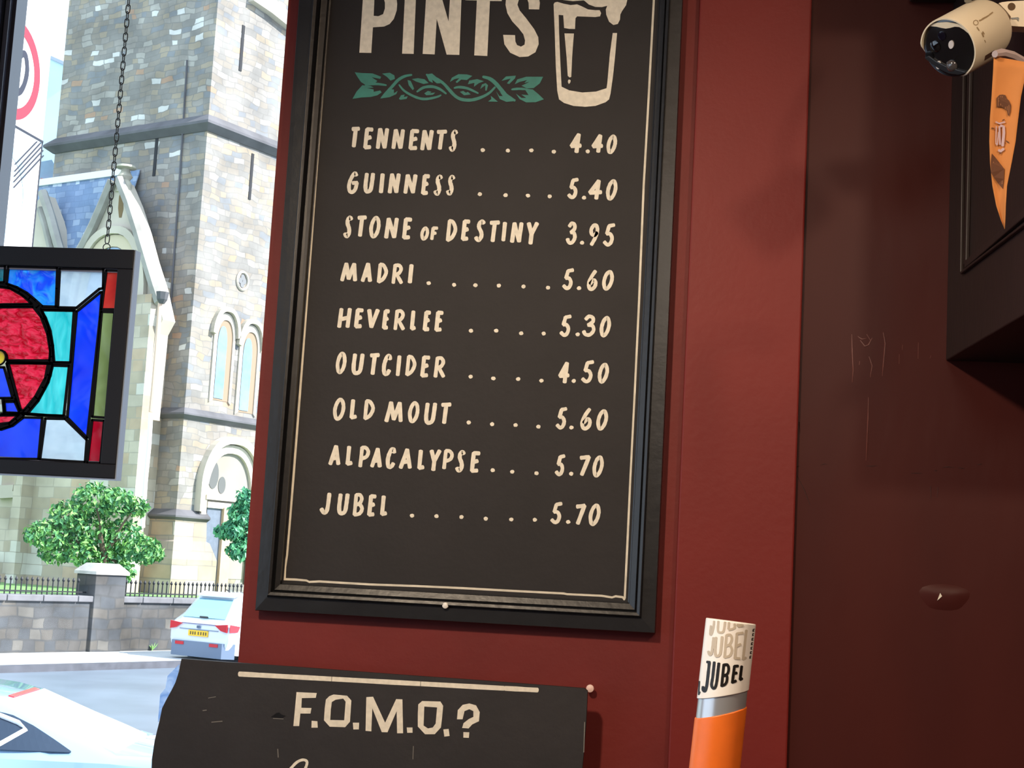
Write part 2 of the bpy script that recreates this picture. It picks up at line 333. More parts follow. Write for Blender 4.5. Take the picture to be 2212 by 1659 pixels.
def stroke(mb, pts, w, proj, seed=0, taper=.0, cap=True):
    """brush stroke in pixel units -> quads laid on a surface by proj(x, y, lift)"""
    rnd = random.Random(seed); pts = [Vector((p[0], p[1])) for p in pts]; n = len(pts)
    if n == 2:
        pts = [pts[0].lerp(pts[1], t) for t in (0, .33, .66, 1)]; n = 4
    closed = (pts[0] - pts[-1]).length < 1e-6
    L, R = [], []
    for i in range(n):
        if closed: t = pts[(i + 1) % (n - 1)] - pts[(i - 1) % (n - 1)]
        else: t = pts[min(i + 1, n - 1)] - pts[max(i - 1, 0)]
        t.normalize(); nn = Vector((-t.y, t.x)); f = i / (n - 1)
        hw = w / 2 * (1 + rnd.uniform(-.06, .06)) * (1 - taper * abs(2 * f - 1) ** 3)
        if closed and i == n - 1: L.append(L[0]); R.append(R[0])
        else: L.append(pts[i] + nn * hw); R.append(pts[i] - nn * hw)
    ZK[0] = (ZK[0] + 1) % 9; lift = ZK[0] * 2.5e-5
    V_ = [proj(p.x, p.y, lift) for p in L] + [proj(p.x, p.y, lift) for p in R]
    mb.add(V_, [(i, i + 1, n + i + 1, n + i) for i in range(n - 1)])
    if cap and not closed:
        for e, (a, c) in enumerate(((pts[0], pts[1]), (pts[-1], pts[-2]))):
            t = (a - c).normalized(); nn = Vector((-t.y, t.x)); r = (L[0] - R[0]).length / 2 if e == 0 else (L[-1] - R[-1]).length / 2
            arcp = [a + nn * (r * math.cos(q)) + t * (r * .55 * math.sin(q)) for q in [math.pi * k / 6 for k in range(7)]]
            mb.add([proj(p.x, p.y, lift) for p in arcp], [tuple(range(7))])
def glyph(mb, ch, box, w, proj, lean=.09, seed=0):
    x0, x1, y0, y1 = box; h = y1 - y0 - w; ww = max(1, x1 - x0 - lean * h - w)
    for s_i, st in enumerate(G[ch]):
        q = [(x0 + w / 2 + u * ww + lean * v * h, y1 - w / 2 - v * h) for u, v in st]
        stroke(mb, smooth(q), w, proj, seed * 7 + s_i)
def glyphq(mb, ch, TL, TR, BR, BL, w, proj, seed=0):
    TL, TR, BR, BL = map(Vector, (TL, TR, BR, BL))
    for s_i, st in enumerate(G[ch]):
        q = [tuple((BL.lerp(BR, u)).lerp(TL.lerp(TR, u), v)) for u, v in st]
        stroke(mb, smooth(q), w, proj, seed * 5 + s_i)
def fill(mb, loops, proj):
    ZK[0] = (ZK[0] + 1) % 9; lift = ZK[0] * 2.5e-5
    mb.poly([[proj(x, y, lift) for x, y in l] for l in loops], loops)
def blob(mb, x, y, rx, ry, proj, n=14, seed=0):
    r = random.Random(seed); fill(mb, [[(x + rx * math.cos(2 * math.pi * k / n) * r.uniform(.88, 1.08), y + ry * math.sin(2 * math.pi * k / n) * r.uniform(.88, 1.08)) for k in range(n)]], proj)
def planeproj(y): return lambda px, py, lift: ony(px, py, y - lift)
def crop(ox, oy, s): return lambda x, y: (ox + x / s, oy + y / s)

# ------------------------------------------------------------------ menu board
menu = thing('menu_board', ony(985, 1000, YW), 'tall framed black menu board with hand painted drink prices on the red pier', 'menu board')
yfr = YW - .024
TOPY = -330
def lx(xa, ya, xb, yb_, y): return xa + (xb - xa) * (y - ya) / (yb_ - ya)
def quad(pts, y): return [ony(px, py, y) for px, py in pts]
outer = quad([(lx(644.7, 0, 550, 1319, TOPY), TOPY), (550, 1319), (1415.5, 1368.5), (lx(1475, 0, 1415.5, 1368.5, TOPY), TOPY)], yfr)
inner = quad([(lx(705, 0, 606, 1256, TOPY), TOPY + 60), (606, 1258), (1355, 1299.5), (lx(1420, 0, 1355, 1299, TOPY), TOPY + 60)], yfr)
rings = [(0, 0), (0, .020), (.025, .024), (.50, .0255), (.53, .031), (.56, .032), (.655, .0302), (.675, .020), (.70, .0165), (.725, .0190), (.745, .0195), (.93, .0160), (.95, .0085), (1, .007), (1, 0)]
b = MB(); P = []
for t, hgt in rings:
    for o_, i_ in zip(outer, inner):
        q = o_.lerp(i_, t); P.append(Vector((q.x, YW - hgt, q.z)))
F = []
for r_ in range(len(rings) - 1):
    for k in range(4): F.append((r_ * 4 + k, r_ * 4 + (k + 1) % 4, (r_ + 1) * 4 + (k + 1) % 4, (r_ + 1) * 4 + k))
b.add(P, F); fr = b.build('frame', FRAME, menu, label='moulded black wooden frame')
b = MB(); q = [Vector((p.x, YW - .0065, p.z)) for p in inner]; b.prism(q, (0, .0065, 0)); b.build('panel', BOARD, menu)
YB = YW - .0069
pj = planeproj(YB)
# thin hand-painted border
b = MB()
b_pts = [(738, -330), (711.9, 0), (692.8, 250), (682, 395), (674, 505), (663, 650), (648, 850), (634, 1030), (626, 1130), (620, 1200), (616, 1225), (615, 1251)]
stroke(b, b_pts, 4.6, pj, 1); stroke(b, [(613, 1251), (640, 1252), (662, 1254), (668, 1257), (690, 1256), (740, 1259), (800, 1262.5), (900, 1266), (1000, 1270.5), (1100, 1276), (1218, 1282), (1225, 1283.5), (1300, 1287), (1322, 1290.5), (1330, 1288), (1345, 1290), (1349, 1295)], 4.6, pj, 2)
stroke(b, [(1429, -330), (1412.4, 0), (1399, 250), (1390.5, 400), (1380.5, 650), (1371, 850), (1361.8, 1030), (1355, 1180), (1349.5, 1292)], 4.6, pj, 3)
b.build('border_line', CREAMD, menu, label='thin cream painted border')
b = MB(); c = ony(962, 1308, YW - .030); b.lathe(c, (0, -1, 0), [(0, .005), (.0015, .0046), (.0024, .0025), (.0026, .0002)], 14); b.build('screw', WHITE, fr, smooth=True, label='white screw head')
# title
C = crop(740, 0, 4.9156)
def cp(l): return [C(*p) for p in l]
b = MB()
fill(b, [cp([(222, -135), (215, 0), (178, 560), (305, 562), (322, 290), (440, 282), (500, 255), (545, 200), (575, 110), (580, 40), (570, -40), (530, -100), (450, -135)]), cp([(338, -15), (330, 168), (380, 172), (430, 150), (450, 90), (450, 30), (440, -10)])], pj)
fill(b, [cp([(666, -130), (660, 0), (632, 570), (755, 572), (778, 0), (784, -130)])], pj)
fill(b, [cp([(893, -130), (885, 0), (850, 572), (978, 578), (1000, 200), (1105, 580), (1240, 583), (1262, 0), (1268, -125), (1148, -128), (1125, 226), (1060, 0), (1022, -130)])], pj)
fill(b, [cp([(1298, -125), (1305, 2), (1426, 5), (1398, 588), (1537, 595), (1565, 10), (1690, 12), (1694, -115)])], pj)
S_ = [(1705, 370), (1832, 373), (1835, 440), (1852, 478), (1895, 495), (1932, 474), (1938, 430), (1920, 365), (1870, 300), (1800, 225), (1750, 140), (1730, 50), (1737, -20), (1790, -110), (1900, -140), (2020, -115), (2080, -40), (2095, 30), (2088, 100), (1978, 98), (1975, 30), (1960, -10), (1915, -30), (1872, -5), (1857, 50), (1880, 110), (1950, 195), (2035, 310), (2078, 395), (2082, 470), (2048, 555), (1970, 600), (1880, 606), (1780, 560), (1718, 470)]
fill(b, [cp(S_)], pj)
b.build('title_lettering', CREAM, menu, label='large cream capitals reading PINTS')
# vine ornament
b = MB()
for pts, w_ in (([(735, 795), (660, 810), (590, 850), (530, 915), (470, 980), (415, 1038)], 32), ([(600, 900), (650, 960), (730, 1010), (820, 1045), (900, 1050), (1000, 1030), (1045, 1010)], 27),
                ([(890, 792), (1000, 835), (1075, 890), (1130, 950), (1180, 1005), (1230, 1042), (1290, 1060), (1380, 1060), (1480, 1030), (1560, 985), (1620, 925)], 34),
                ([(1490, 815), (1560, 835), (1620, 880), (1690, 960), (1740, 1015), (1830, 1068)], 42), ([(790, 975), (860, 930), (950, 920), (1030, 945), (1100, 995)], 30),
                ([(1185, 935), (1240, 925), (1330, 940), (1440, 990)], 28), ([(240, 905), (340, 892), (400, 895), (465, 905)], 26), ([(1795, 950), (1870, 943), (1960, 948)], 26)):
    stroke(b, smooth(cp(pts)), w_ / 4.9156, pj, len(pts), taper=.45)
for l in ([(130, 768), (200, 775), (320, 780), (410, 815), (400, 838), (310, 820), (370, 860), (340, 885), (240, 900), (195, 870), (160, 820)], [(105, 1050), (150, 970), (210, 905), (300, 915), (330, 930), (260, 935), (330, 950), (330, 975), (400, 960), (415, 982), (370, 1012), (300, 1030), (200, 1035)],
          [(420, 782), (500, 772), (550, 800), (556, 838), (510, 856), (470, 815)], [(400, 1046), (440, 1000), (510, 948), (545, 950), (545, 990), (585, 965), (570, 1000), (500, 1032)], [(598, 1050), (622, 1010), (660, 1005), (650, 1030), (692, 1022), (680, 1050), (615, 1060)],
          [(690, 850), (722, 858), (745, 905), (760, 942), (745, 958), (702, 905)], [(735, 840), (800, 830), (870, 842), (915, 882), (860, 892), (780, 866)], [(885, 790), (950, 780), (1010, 830), (1040, 885), (1000, 885), (950, 845), (960, 880), (920, 862)],
          [(868, 992), (905, 965), (945, 975), (925, 990), (985, 982), (960, 1006), (890, 1012)], [(1140, 870), (1160, 825), (1230, 788), (1320, 790), (1378, 806), (1320, 850), (1260, 845), (1215, 882), (1200, 870), (1240, 830), (1190, 840)],
          [(1330, 895), (1345, 855), (1430, 840), (1500, 862), (1445, 885), (1395, 922), (1400, 880)], [(1462, 945), (1480, 897), (1520, 882), (1545, 905), (1530, 962), (1515, 962), (1515, 905)], [(1245, 975), (1280, 965), (1310, 985), (1330, 975), (1362, 1003), (1290, 1012)],
          [(1688, 858), (1735, 812), (1840, 803), (1832, 832), (1770, 892), (1745, 885), (1785, 835)], [(1828, 895), (1855, 843), (1950, 815), (2130, 815), (2095, 885), (2030, 935), (1960, 940), (1900, 910), (1985, 870), (1930, 880), (1960, 850), (1880, 870)],
          [(1930, 940), (2020, 950), (2080, 1000), (2138, 1055), (2050, 1085), (1950, 1087), (1880, 1052), (1842, 995), (1900, 1040), (1950, 1040), (1900, 1005), (1975, 1010)], [(1630, 968), (1665, 1020), (1700, 1020), (1670, 975), (1740, 1015), (1840, 1072), (1740, 1082), (1670, 1052)], [(1545, 1078), (1580, 1052), (1575, 1018), (1650, 1080)]):
    fill(b, [cp(l)], pj)
b.build('vine_ornament', GREEN, menu, label='teal painted vine of leaves')
# pint glass
C = crop(1170, 0, 6.381); b = MB()
fill(b, [cp([(165, 60), (180, 35), (215, 25), (300, 50), (400, 70), (490, 60), (560, 90), (640, 130), (740, 140), (800, 140), (820, 180), (805, 225), (740, 235), (490, 225), (467, 250), (460, 400), (380, 398), (310, 385), (298, 210), (235, 205), (240, 430), (255, 800), (275, 1195), (380, 1245), (560, 1275), (750, 1262), (895, 1215), (905, 1150), (940, 750), (980, 455), (1040, 455), (1015, 750), (985, 1040), (950, 1290), (930, 1370), (880, 1410), (740, 1460), (600, 1472), (440, 1460), (310, 1420), (240, 1370), (215, 1250), (195, 900), (180, 430)])], pj)
fill(b, [cp([(315, 460), (445, 462), (430, 650), (420, 800), (408, 1060), (385, 1068), (360, 1045), (345, 800)])], pj)
fill(b, [cp([(380, 1095), (402, 1110), (392, 1142), (375, 1158), (362, 1130), (365, 1105)])], pj)
fill(b, [cp([(230, -40), (300, 0), (430, 16), (580, 5), (600, 18), (650, 62), (740, 95), (830, 98), (905, 80), (885, 130), (890, 200), (930, 300), (990, 345), (1050, 330), (1080, 270), (1085, 200), (1110, 150), (1165, 70), (1180, 0), (1165, -120), (1050, -200), (800, -230), (500, -180), (300, -110)])], pj)
b.build('pint_glass_drawing', CREAM, menu, label='cream painting of a foaming pint glass')
# nine price lines
A_, B_, C_, D_, E_, F_ = crop(600, 250, 4.1475), crop(1000, 250, 4.1475), crop(600, 630, 4.1475), crop(1000, 630, 4.1475), crop(600, 930, 4.1475), crop(1000, 930, 3.607)
rows = [
 [(A_, 'T', 640, 745, 98, 292), (A_, 'E', 765, 865, 103, 302), (A_, 'N', 878, 998, 103, 306), (A_, 'N', 1018, 1140, 112, 307), (A_, 'E', 1170, 1276, 118, 310), (A_, 'N', 1276, 1398, 120, 318), (A_, 'T', 1404, 1526, 124, 312), (A_, 'S', 1530, 1618, 122, 324),
  (B_, '4', 950, 1080, 150, 342), (B_, '4', 1146, 1272, 160, 340), (B_, '0', 1280, 1386, 170, 342)],
 [(A_, 'G', 613, 738, 497, 702), (A_, 'U', 763, 872, 503, 697), (A_, 'I', 905, 948, 508, 702), (A_, 'N', 985, 1102, 508, 704), (A_, 'N', 1125, 1252, 517, 707), (A_, 'E', 1283, 1372, 522, 712), (A_, 'S', 1393, 1482, 526, 718), (A_, 'S', 1506, 1592, 528, 716),
  (B_, '5', 930, 1044, 555, 748), (B_, '4', 1116, 1264, 565, 760), (B_, '0', 1275, 1390, 570, 758)],
 [(A_, 'S', 583, 678, 893, 1098), (A_, 'T', 692, 806, 893, 1092), (A_, 'O', 813, 928, 897, 1098), (A_, 'N', 953, 1085, 906, 1108), (A_, 'E', 1113, 1213, 910, 1110), (A_, 'O', 1273, 1360, 992, 1118), (A_, 'F', 1365, 1444, 992, 1120), (A_, 'D', 1505, 1616, 925, 1132),
  (B_, 'E', -18, 74, 928, 1122), (B_, 'S', 97, 207, 928, 1132), (B_, 'T', 218, 340, 938, 1140), (B_, 'I', 342, 390, 943, 1134), (B_, 'N', 422, 543, 946, 1146), (B_, 'Y', 556, 682, 946, 1162),
  (B_, '3', 918, 1030, 948, 1157), (B_, '9', 1116, 1228, 963, 1172), (B_, '5', 1248, 1372, 962, 1172)],
 [(A_, 'M', 558, 724, 1308, 1492), (A_, 'A', 742, 858, 1310, 1497), (A_, 'D', 886, 995, 1316, 1504), (A_, 'R', 1018, 1138, 1322, 1514), (A_, 'I', 1164, 1212, 1322, 1510),
  (B_, '5', 884, 1002, 1366, 1562), (B_, '6', 1106, 1218, 1376, 1570), (B_, '0', 1240, 1358, 1383, 1565)],
 [(C_, 'H', 532, 664, 138, 333), (C_, 'E', 683, 778, 147, 330), (C_, 'V', 788, 914, 148, 337), (C_, 'E', 933, 1012, 156, 342), (C_, 'R', 1036, 1155, 156, 352), (C_, 'L', 1182, 1257, 160, 354), (C_, 'E', 1298, 1382, 168, 357), (C_, 'E', 1403, 1494, 170, 360),
  (D_, '5', 860, 980, 205, 406), (D_, '3', 1063, 1198, 205, 406), (D_, '0', 1218, 1332, 219, 408)],
 [(C_, 'O', 513, 623, 538, 738), (C_, 'U', 656, 778, 546, 748), (C_, 'T', 803, 922, 550, 754), (C_, 'C', 927, 1028, 557, 757), (C_, 'I', 1055, 1105, 562, 765), (C_, 'D', 1140, 1250, 565, 760), (C_, 'E', 1276, 1374, 570, 770), (C_, 'R', 1396, 1516, 577, 777),
  (D_, '4', 846, 973, 622, 830), (D_, '5', 1053, 1182, 613, 822), (D_, '0', 1201, 1314, 638, 822)],
 [(C_, 'O', 488, 612, 950, 1156), (C_, 'L', 641, 730, 956, 1150), (C_, 'D', 764, 878, 963, 1153), (C_, 'M', 955, 1134, 976, 1177), (C_, 'O', 1160, 1276, 980, 1178), (C_, 'U', 1306, 1428, 987, 1193), (C_, 'T', 1442, 1564, 993, 1193),
  (D_, '5', 826, 942, 1033, 1235), (D_, '6', 1046, 1168, 1036, 1243), (D_, '0', 1188, 1306, 1055, 1243)],
 [(C_, 'A', 452, 575, 1368, 1562), (C_, 'L', 606, 690, 1373, 1565), (C_, 'P', 722, 832, 1380, 1581), (C_, 'A', 826, 946, 1391, 1583), (C_, 'C', 962, 1065, 1393, 1590), (C_, 'A', 1083, 1216, 1398, 1595), (C_, 'L', 1248, 1334, 1408, 1603), (C_, 'Y', 1345, 1468, 1408, 1615), (C_, 'P', 1473, 1582, 1410, 1598),
  (D_, 'S', -72, 28, 1418, 1622), (D_, 'E', 62, 165, 1428, 1624), (D_, '5', 818, 925, 1456, 1654), (D_, '7', 1025, 1148, 1463, 1658), (D_, '0', 1153, 1268, 1468, 1662)],
 [(E_, 'J', 370, 484, 548, 755), (E_, 'U', 527, 644, 556, 760), (E_, 'B', 670, 784, 560, 771), (E_, 'E', 801, 893, 570, 772), (E_, 'L', 915, 1000, 574, 772),
  (F_, '5', 676, 782, 555, 730), (F_, '7', 862, 963, 570, 740), (F_, '0', 973, 1078, 570, 742)]]
dots = [[(B_, 178, 308), (B_, 403, 312), (B_, 613, 310), (B_, 815, 322), (B_, 1118, 320)], [(B_, 152, 703), (B_, 382, 712), (B_, 583, 715), (B_, 777, 722), (B_, 1085, 735)], [(B_, 1068, 1138)],
        [(A_, 1352, 1500), (A_, 1580, 1515), (B_, 112, 1518), (B_, 322, 1522), (B_, 543, 1530), (B_, 763, 1540), (B_, 1040, 1545)], [(D_, 72, 350), (D_, 298, 350), (D_, 522, 373), (D_, 724, 375), (D_, 1028, 383)],
        [(D_, 70, 762), (D_, 273, 777), (D_, 495, 783), (D_, 703, 797), (D_, 993, 800)], [(D_, 52, 1172), (D_, 262, 1187), (D_, 471, 1195), (D_, 677, 1210), (D_, 972, 1217)], [(D_, 267, 1600), (D_, 441, 1613), (D_, 659, 1627), (D_, 970, 1632)],
        [(E_, 1203, 762), (E_, 1422, 768), (E_, 1645, 775), (F_, 178, 687), (F_, 377, 693), (F_, 560, 695), (F_, 820, 712)]]
for i, (r_, d_) in enumerate(zip(rows, dots)):
    nm, pc_, dt = MB(), MB(), MB()
    for j, (c_, ch, x0, x1, y0, y1) in enumerate(r_):
        p0, p1 = c_(x0, y0), c_(x1, y1); small = (p1[1] - p0[1]) < 36
        glyph(pc_ if ch.isdigit() else nm, ch, (p0[0], p1[0], p0[1], p1[1]), 7.2 if small else (8.0 if ch in '0O6935DPRBG' else 8.8), pj, seed=i * 31 + j)
    for j, (c_, x, y) in enumerate(d_): p = c_(x, y); blob(pc_ if p[0] > 1232 or j == len(d_) - 1 else dt, p[0], p[1], 4.8, 4.3, pj, seed=i * 9 + j)
    pn = nm.build('drink_name', CREAM, menu); pc_.build('price', CREAM, menu)
    if dt.v: dt.build('leader_dots', CREAM, menu)

# ------------------------------------------------------------------ lower hand-painted board
YF = YW - .065
fomo = thing('chalkboard_sign', ony(800, 1640, YF), 'broken cornered black board with cream capitals below the framed price board', 'sign')
face = [(392, 1423), (500, 1431), (640, 1441), (860, 1457.5), (1010, 1468), (1130, 1477), (1262, 1487), (1269, 1493), (1266, 1560), (1258, 1659), (1252, 1760), (318, 1760), (326, 1690), (328, 1640), (334, 1600), (345, 1555), (350, 1530), (360, 1510), (371, 1490), (379, 1474), (386, 1452)]
b = MB(); b.prism([ony(x, y, YF) for x, y in face], (0, .012, 0)); b.build('panel', mat('worn_blackboard', (42, 39, 40), .6, spec=.4, var=.14, vscale=12, bump=.08, bscale=50), fomo)
b = MB()
b.prism([ony(x, y, YF + .0125) for x, y in [(386, 1436), (362, 1460), (357, 1487), (346, 1500), (341, 1560), (352, 1530), (362, 1508), (374, 1486), (383, 1462)]], (0, .004, 0)); b.build('chipped_edge', mat_stained('sky_catch_film', (205, 222, 244), (120, 160, 214), 60, .05), fomo, label='broken corner edge with sky light imitated in pale blue')  # added translucent sheet, pale blue imitates sky light caught on the edge
pf = planeproj(YF - .0004); C = crop(600, 1480, 4.809); b = MB()
for loops in ([[(195, 72), (405, 82), (395, 132), (250, 135), (245, 235), (350, 238), (340, 295), (235, 295), (222, 425), (162, 425)]], [[(352, 370), (412, 375), (415, 442), (350, 442)]],
              [[(500, 150), (535, 115), (580, 97), (720, 110), (765, 160), (757, 280), (750, 380), (700, 437), (540, 432), (480, 365), (488, 240)], [(562, 175), (600, 152), (680, 140), (705, 172), (690, 365), (545, 362), (552, 250)]],
              [[(780, 390), (845, 390), (842, 460), (785, 460)]], [[(920, 125), (990, 120), (1115, 390), (1230, 145), (1295, 148), (1302, 500), (1240, 500), (1235, 270), (1140, 490), (1080, 488), (982, 240), (972, 480), (912, 475)]],
              [[(1340, 440), (1400, 440), (1400, 495), (1345, 495)]], [[(1460, 200), (1500, 165), (1690, 170), (1718, 215), (1708, 330), (1695, 440), (1630, 510), (1530, 510), (1455, 430), (1455, 300)], [(1522, 222), (1655, 232), (1640, 400), (1610, 440), (1560, 450), (1515, 420)]],
              [[(1720, 460), (1775, 455), (1785, 528), (1730, 535)]], [[(1862, 355), (1870, 260), (1920, 205), (1990, 190), (2060, 210), (2098, 280), (2090, 375), (2020, 408), (1982, 450), (1915, 445), (1930, 395), (1985, 352), (2032, 330), (2032, 270), (1990, 250), (1940, 270), (1920, 355)]],
              [[(1928, 488), (1990, 490), (1985, 548), (1928, 545)]]):
    fill(b, [cp(l) for l in loops], pf)
b.build('capital_lettering', CREAM, fomo, label='cream capitals reading F.O.M.O.?')
b = MB(); stroke(b, smooth(cp([(60, 960), (140, 861), (200, 800), (260, 776), (300, 790), (300, 830), (270, 890), (200, 960)])), 6, pf, 5)
b.build('script_lettering', CREAM, fomo, label='top of a cream painted script letter')
b = MB()
for x0, x1 in ((517, 560), (561, 716), (717, 908), (909, 1089), (1091, 1161)):
    f = lambda x: 1456 + (x - 517) * .0539
    stroke(b, [(x0, f(x0)), (x1, f(x1))], 10.5, pf, int(x0), cap=x0 in (517, 1091) or x1 == 1161)
b.build('painted_line', CREAM, fomo, label='cream painted rule')
SCR = mat('scratch_grey', (120, 116, 110), .7)
b = MB()
for a, c_, w_ in (((457, 1560), (480, 1558), 2), ((438, 1535), (446, 1534), 2), ((600, 1618), (601, 1636), 2), ((590, 1552), (612, 1553), 1.5), ((893, 1612), (892, 1640), 1.6), ((450, 1508), (466, 1505), 1.4), ((1263, 1560), (1261, 1625), 2)): stroke(b, [a, c_], w_, pf, 3)
b.build('scratch', SCR, fomo)
b = MB(); fill(b, [[(585, 1549), (597, 1540), (603, 1539), (608, 1544), (617, 1546), (610, 1551), (592, 1550)]], pf); b.build('gouge', BLACK, fomo)
b = MB(); c = ony(1276, 1486, YW); b.lathe(c, (0, -1, 0), [(0, .002), (.012, .002), (.0125, .0062), (.0145, .0058), (.016, .002)], 12)
tag(b.build('nail', mat('pink_white_nail', (240, 205, 195), .5), smooth=True), 'white headed nail in the red wall by the right top corner of the lower board', 'nail')

# ------------------------------------------------------------------ stained glass panel on its chain
YG = YW - .07
sg = thing('stained_glass_panel', ony(120, 780, YG), 'black framed stained glass panel with a red roundel hanging in the window', 'stained glass panel')
tr, br, tl_, bl = ony(290, 541, YG), ony(247, 1033.5, YG), ony(0, 529, YG), ony(0, 1022.5, YG)
cc = ony(0, 770, YG)
def cg(x, y): return ony(x / 3.253, 530 + y / 3.253, YG)
xr = (tr.x + br.x) / 2; xc = ony(-41, 770, YG).x; zt = (tr.z + tl_.z) / 2; zb = (br.z + bl.z) / 2
gr = (cg(830, 150).x + cg(700, 1530).x) / 2 + .0; gt = cg(400, 150).z; gb_ = cg(400, 1520).z
b = MB()
x_l = 2 * xc - xr; g_l = 2 * xc - gr
for x0, x1, z0, z1 in ((x_l, xr, gt, zt), (x_l, xr, zb, gb_), (gr, xr, gb_, gt), (x_l, g_l, gb_, gt)): b.abox(x0, x1, YG, YG + .024, z0, z1)
b.build('frame', mat('black_panel_frame', (20, 20, 27), .45, spec=.3), sg, bevel=.0012)
b = MB(); b.abox(xr, xr + .002, YG + .002, YG + .024, zb, zt); b.abox(x_l, xr + .002, YG + .002, YG + .024, zb - .002, zb); b.build('frame_edge_sheen', mat('pale_sky_sheen', (150, 164, 186), .35), sg, label='outer edge of the frame with sky sheen painted in pale grey')  # pale colour stands in for sky reflected on the black frame side
b = MB()
for x0, x1, z0, z1 in ((g_l, gr, gt - .006, gt), (g_l, gr, gb_, gb_ + .004)): b.abox(x0, x1, YG + .004, YG + .014, z0, z1)
b.build('glazing_bead', mat('grey_bead', (120, 122, 140), .35), sg)
BL1 = ('blue', (30, 90, 235), (10, 40, 190)); 
glassmats = {
 'blue': mat_stained('blue_glass', (24, 78, 248), (12, 50, 225), 14, .08),
 'sky': mat_stained('streaky_blue_glass', (46, 160, 255), (24, 84, 255), 46, .30, sharp=.10),
 'white': mat_stained('frosted_white_glass', (232, 244, 250), (205, 222, 232), 30, .25),
 'red': mat_stained('hammered_red_glass', (255, 40, 70), (196, 4, 30), 80, .10, stretch=(.7, 1, 1.5), sharp=.08),
 'scarlet': mat_stained('scarlet_glass', (255, 72, 50), (200, 26, 34), 18, .3),
 'crimson': mat_stained('crimson_glass', (200, 10, 40), (165, 5, 30), 18, .1),
 'teal': mat_stained('teal_glass', (90, 240, 232), (24, 190, 190), 26, .15, stretch=(2, 1, .7)),
 'olive': mat_stained('olive_glass', (150, 160, 96), (120, 130, 70), 14, .1),
 'yellow': mat_stained('yellow_glass', (255, 226, 60), (250, 190, 20), 20, .1),
 'dteal': mat_stained('green_teal_glass', (10, 130, 140), (5, 100, 110), 20, .1)}
circ = [(345 * math.cos(math.radians(a)), 785 - 505 * math.sin(math.radians(a))) for a in range(-90, 91, 6)]
pieces = [('sky', [(50, 145), (395, 155), (390, 300), (385, 428), (290, 425), (240, 380), (180, 330), (110, 290), (38, 265)]), ('white', [(412, 160), (720, 165), (717, 298), (690, 303), (530, 435), (398, 432)]), ('scarlet', [(740, 172), (830, 175), (805, 447), (705, 446)]),
          ('olive', [(707, 463), (798, 466), (735, 1210), (640, 1202)]), ('crimson', [(640, 1225), (725, 1230), (698, 1528), (605, 1525)]), ('blue', [(695, 328), (708, 325), (695, 500), (605, 1352), (465, 1208), (530, 462)]),
          ('teal', [(285, 452), (512, 456), (487, 820), (372, 818), (362, 700), (330, 560)]), ('teal', [(362, 842), (478, 846), (440, 1195), (180, 1186), (260, 1090), (330, 960)]), ('white', [(310, 1215), (450, 1218), (602, 1366), (590, 1522), (272, 1502)]),
          ('blue', [(-4, 1495), (262, 1500), (288, 1210), (155, 1207), (80, 1265), (0, 1292), (-4, 1292)]), ('red', [(-4, 280), (60, 298), (150, 350), (215, 408), (-4, 414)]), ('red', [(-4, 432), (225, 430), (280, 500), (325, 620), (345, 740), (340, 806), (42, 806), (36, 770), (22, 748), (0, 736), (-16, 733), (-40, 738), (-62, 760), (-70, 787), (-66, 806), (-4, 806)]),
          ('red', [(38, 826), (330, 826), (310, 930), (240, 1060), (158, 1160), (128, 1150), (92, 1050), (60, 930)]), ('blue', [(-4, 850), (20, 855), (80, 1070), (-4, 1072)]), ('blue', [(20, 1098), (95, 1096), (130, 1176), (26, 1172)]), ('red', [(-4, 1194), (120, 1192), (60, 1245), (-4, 1272)]),
          ('dteal', [(-4, 142), (28, 142), (22, 255), (-4, 262)])]
came = MB()
def axis_x(y): return (-41 + .0875 * (770 - (530 + y / 3.253))) * 3.253
for k, (mn, pl_) in enumerate(pieces):
    P = [cg(axis_x(p[1]) if p[0] == -4 else p[0], p[1]) for p in pl_]
    for mir in (0, 1):
        Q = [Vector((2 * xc - p.x if mir else p.x, YG + .006, p.z)) for p in P]
        g_ = MB(); g_.prism(Q, (0, .003, 0)); g_.build('glass_pane', glassmats[mn], sg, label=dict(sky='streaky blue pane', white='frosted white pane', scarlet='orange red pane', olive='olive green pane', crimson='dark crimson pane', blue='deep blue pane', teal='turquoise pane', red='hammered red pane', dteal='dark green pane')[mn])
        for i in range(len(Q)):
            a, c_ = Q[i], Q[(i + 1) % len(Q)]
            if (c_ - a).length > 1e-5 and not (abs(a.x - xc) < .004 and abs(c_.x - xc) < .004):
                t = (c_ - a).normalized(); n_ = t.cross(Vector((0, 1, 0))) * .0020
                came.prism([a + n_ - t * .001, c_ + n_ + t * .001, c_ - n_ + t * .001, a - n_ - t * .001] if 1 else [], (0, -.0025, 0))
y_ = MB(); yc = cg(0, 780); yx = cg(-16, 785).x; yc = cg(-16, 787); y_.lathe(Vector((yx, YG + .002, yc.z)), (0, 1, 0), [(0, .0115), (.004, .0115)], 24); y_.build('glass_pane', glassmats['yellow'], sg, label='small round yellow pane')
came.tube([Vector((yx, YG + .003, yc.z)) + Vector((.0122 * math.cos(a), 0, .0122 * math.sin(a))) for a in [2 * math.pi * k / 24 for k in range(24)]], .0016, 6, closed=True)
def came_line(pts, hw):
    Q = [Vector((p.x, YG + .0035, p.z)) for p in [cg(*q) for q in pts]]
    for a, c_ in zip(Q, Q[1:]):
        t = (c_ - a).normalized(); n_ = t.cross(Vector((0, 1, 0))) * hw; came.prism([a + n_ - t * hw * .3, c_ + n_ + t * hw * .3, c_ - n_ + t * hw * .3, a - n_ - t * hw * .3], (0, .003, 0))
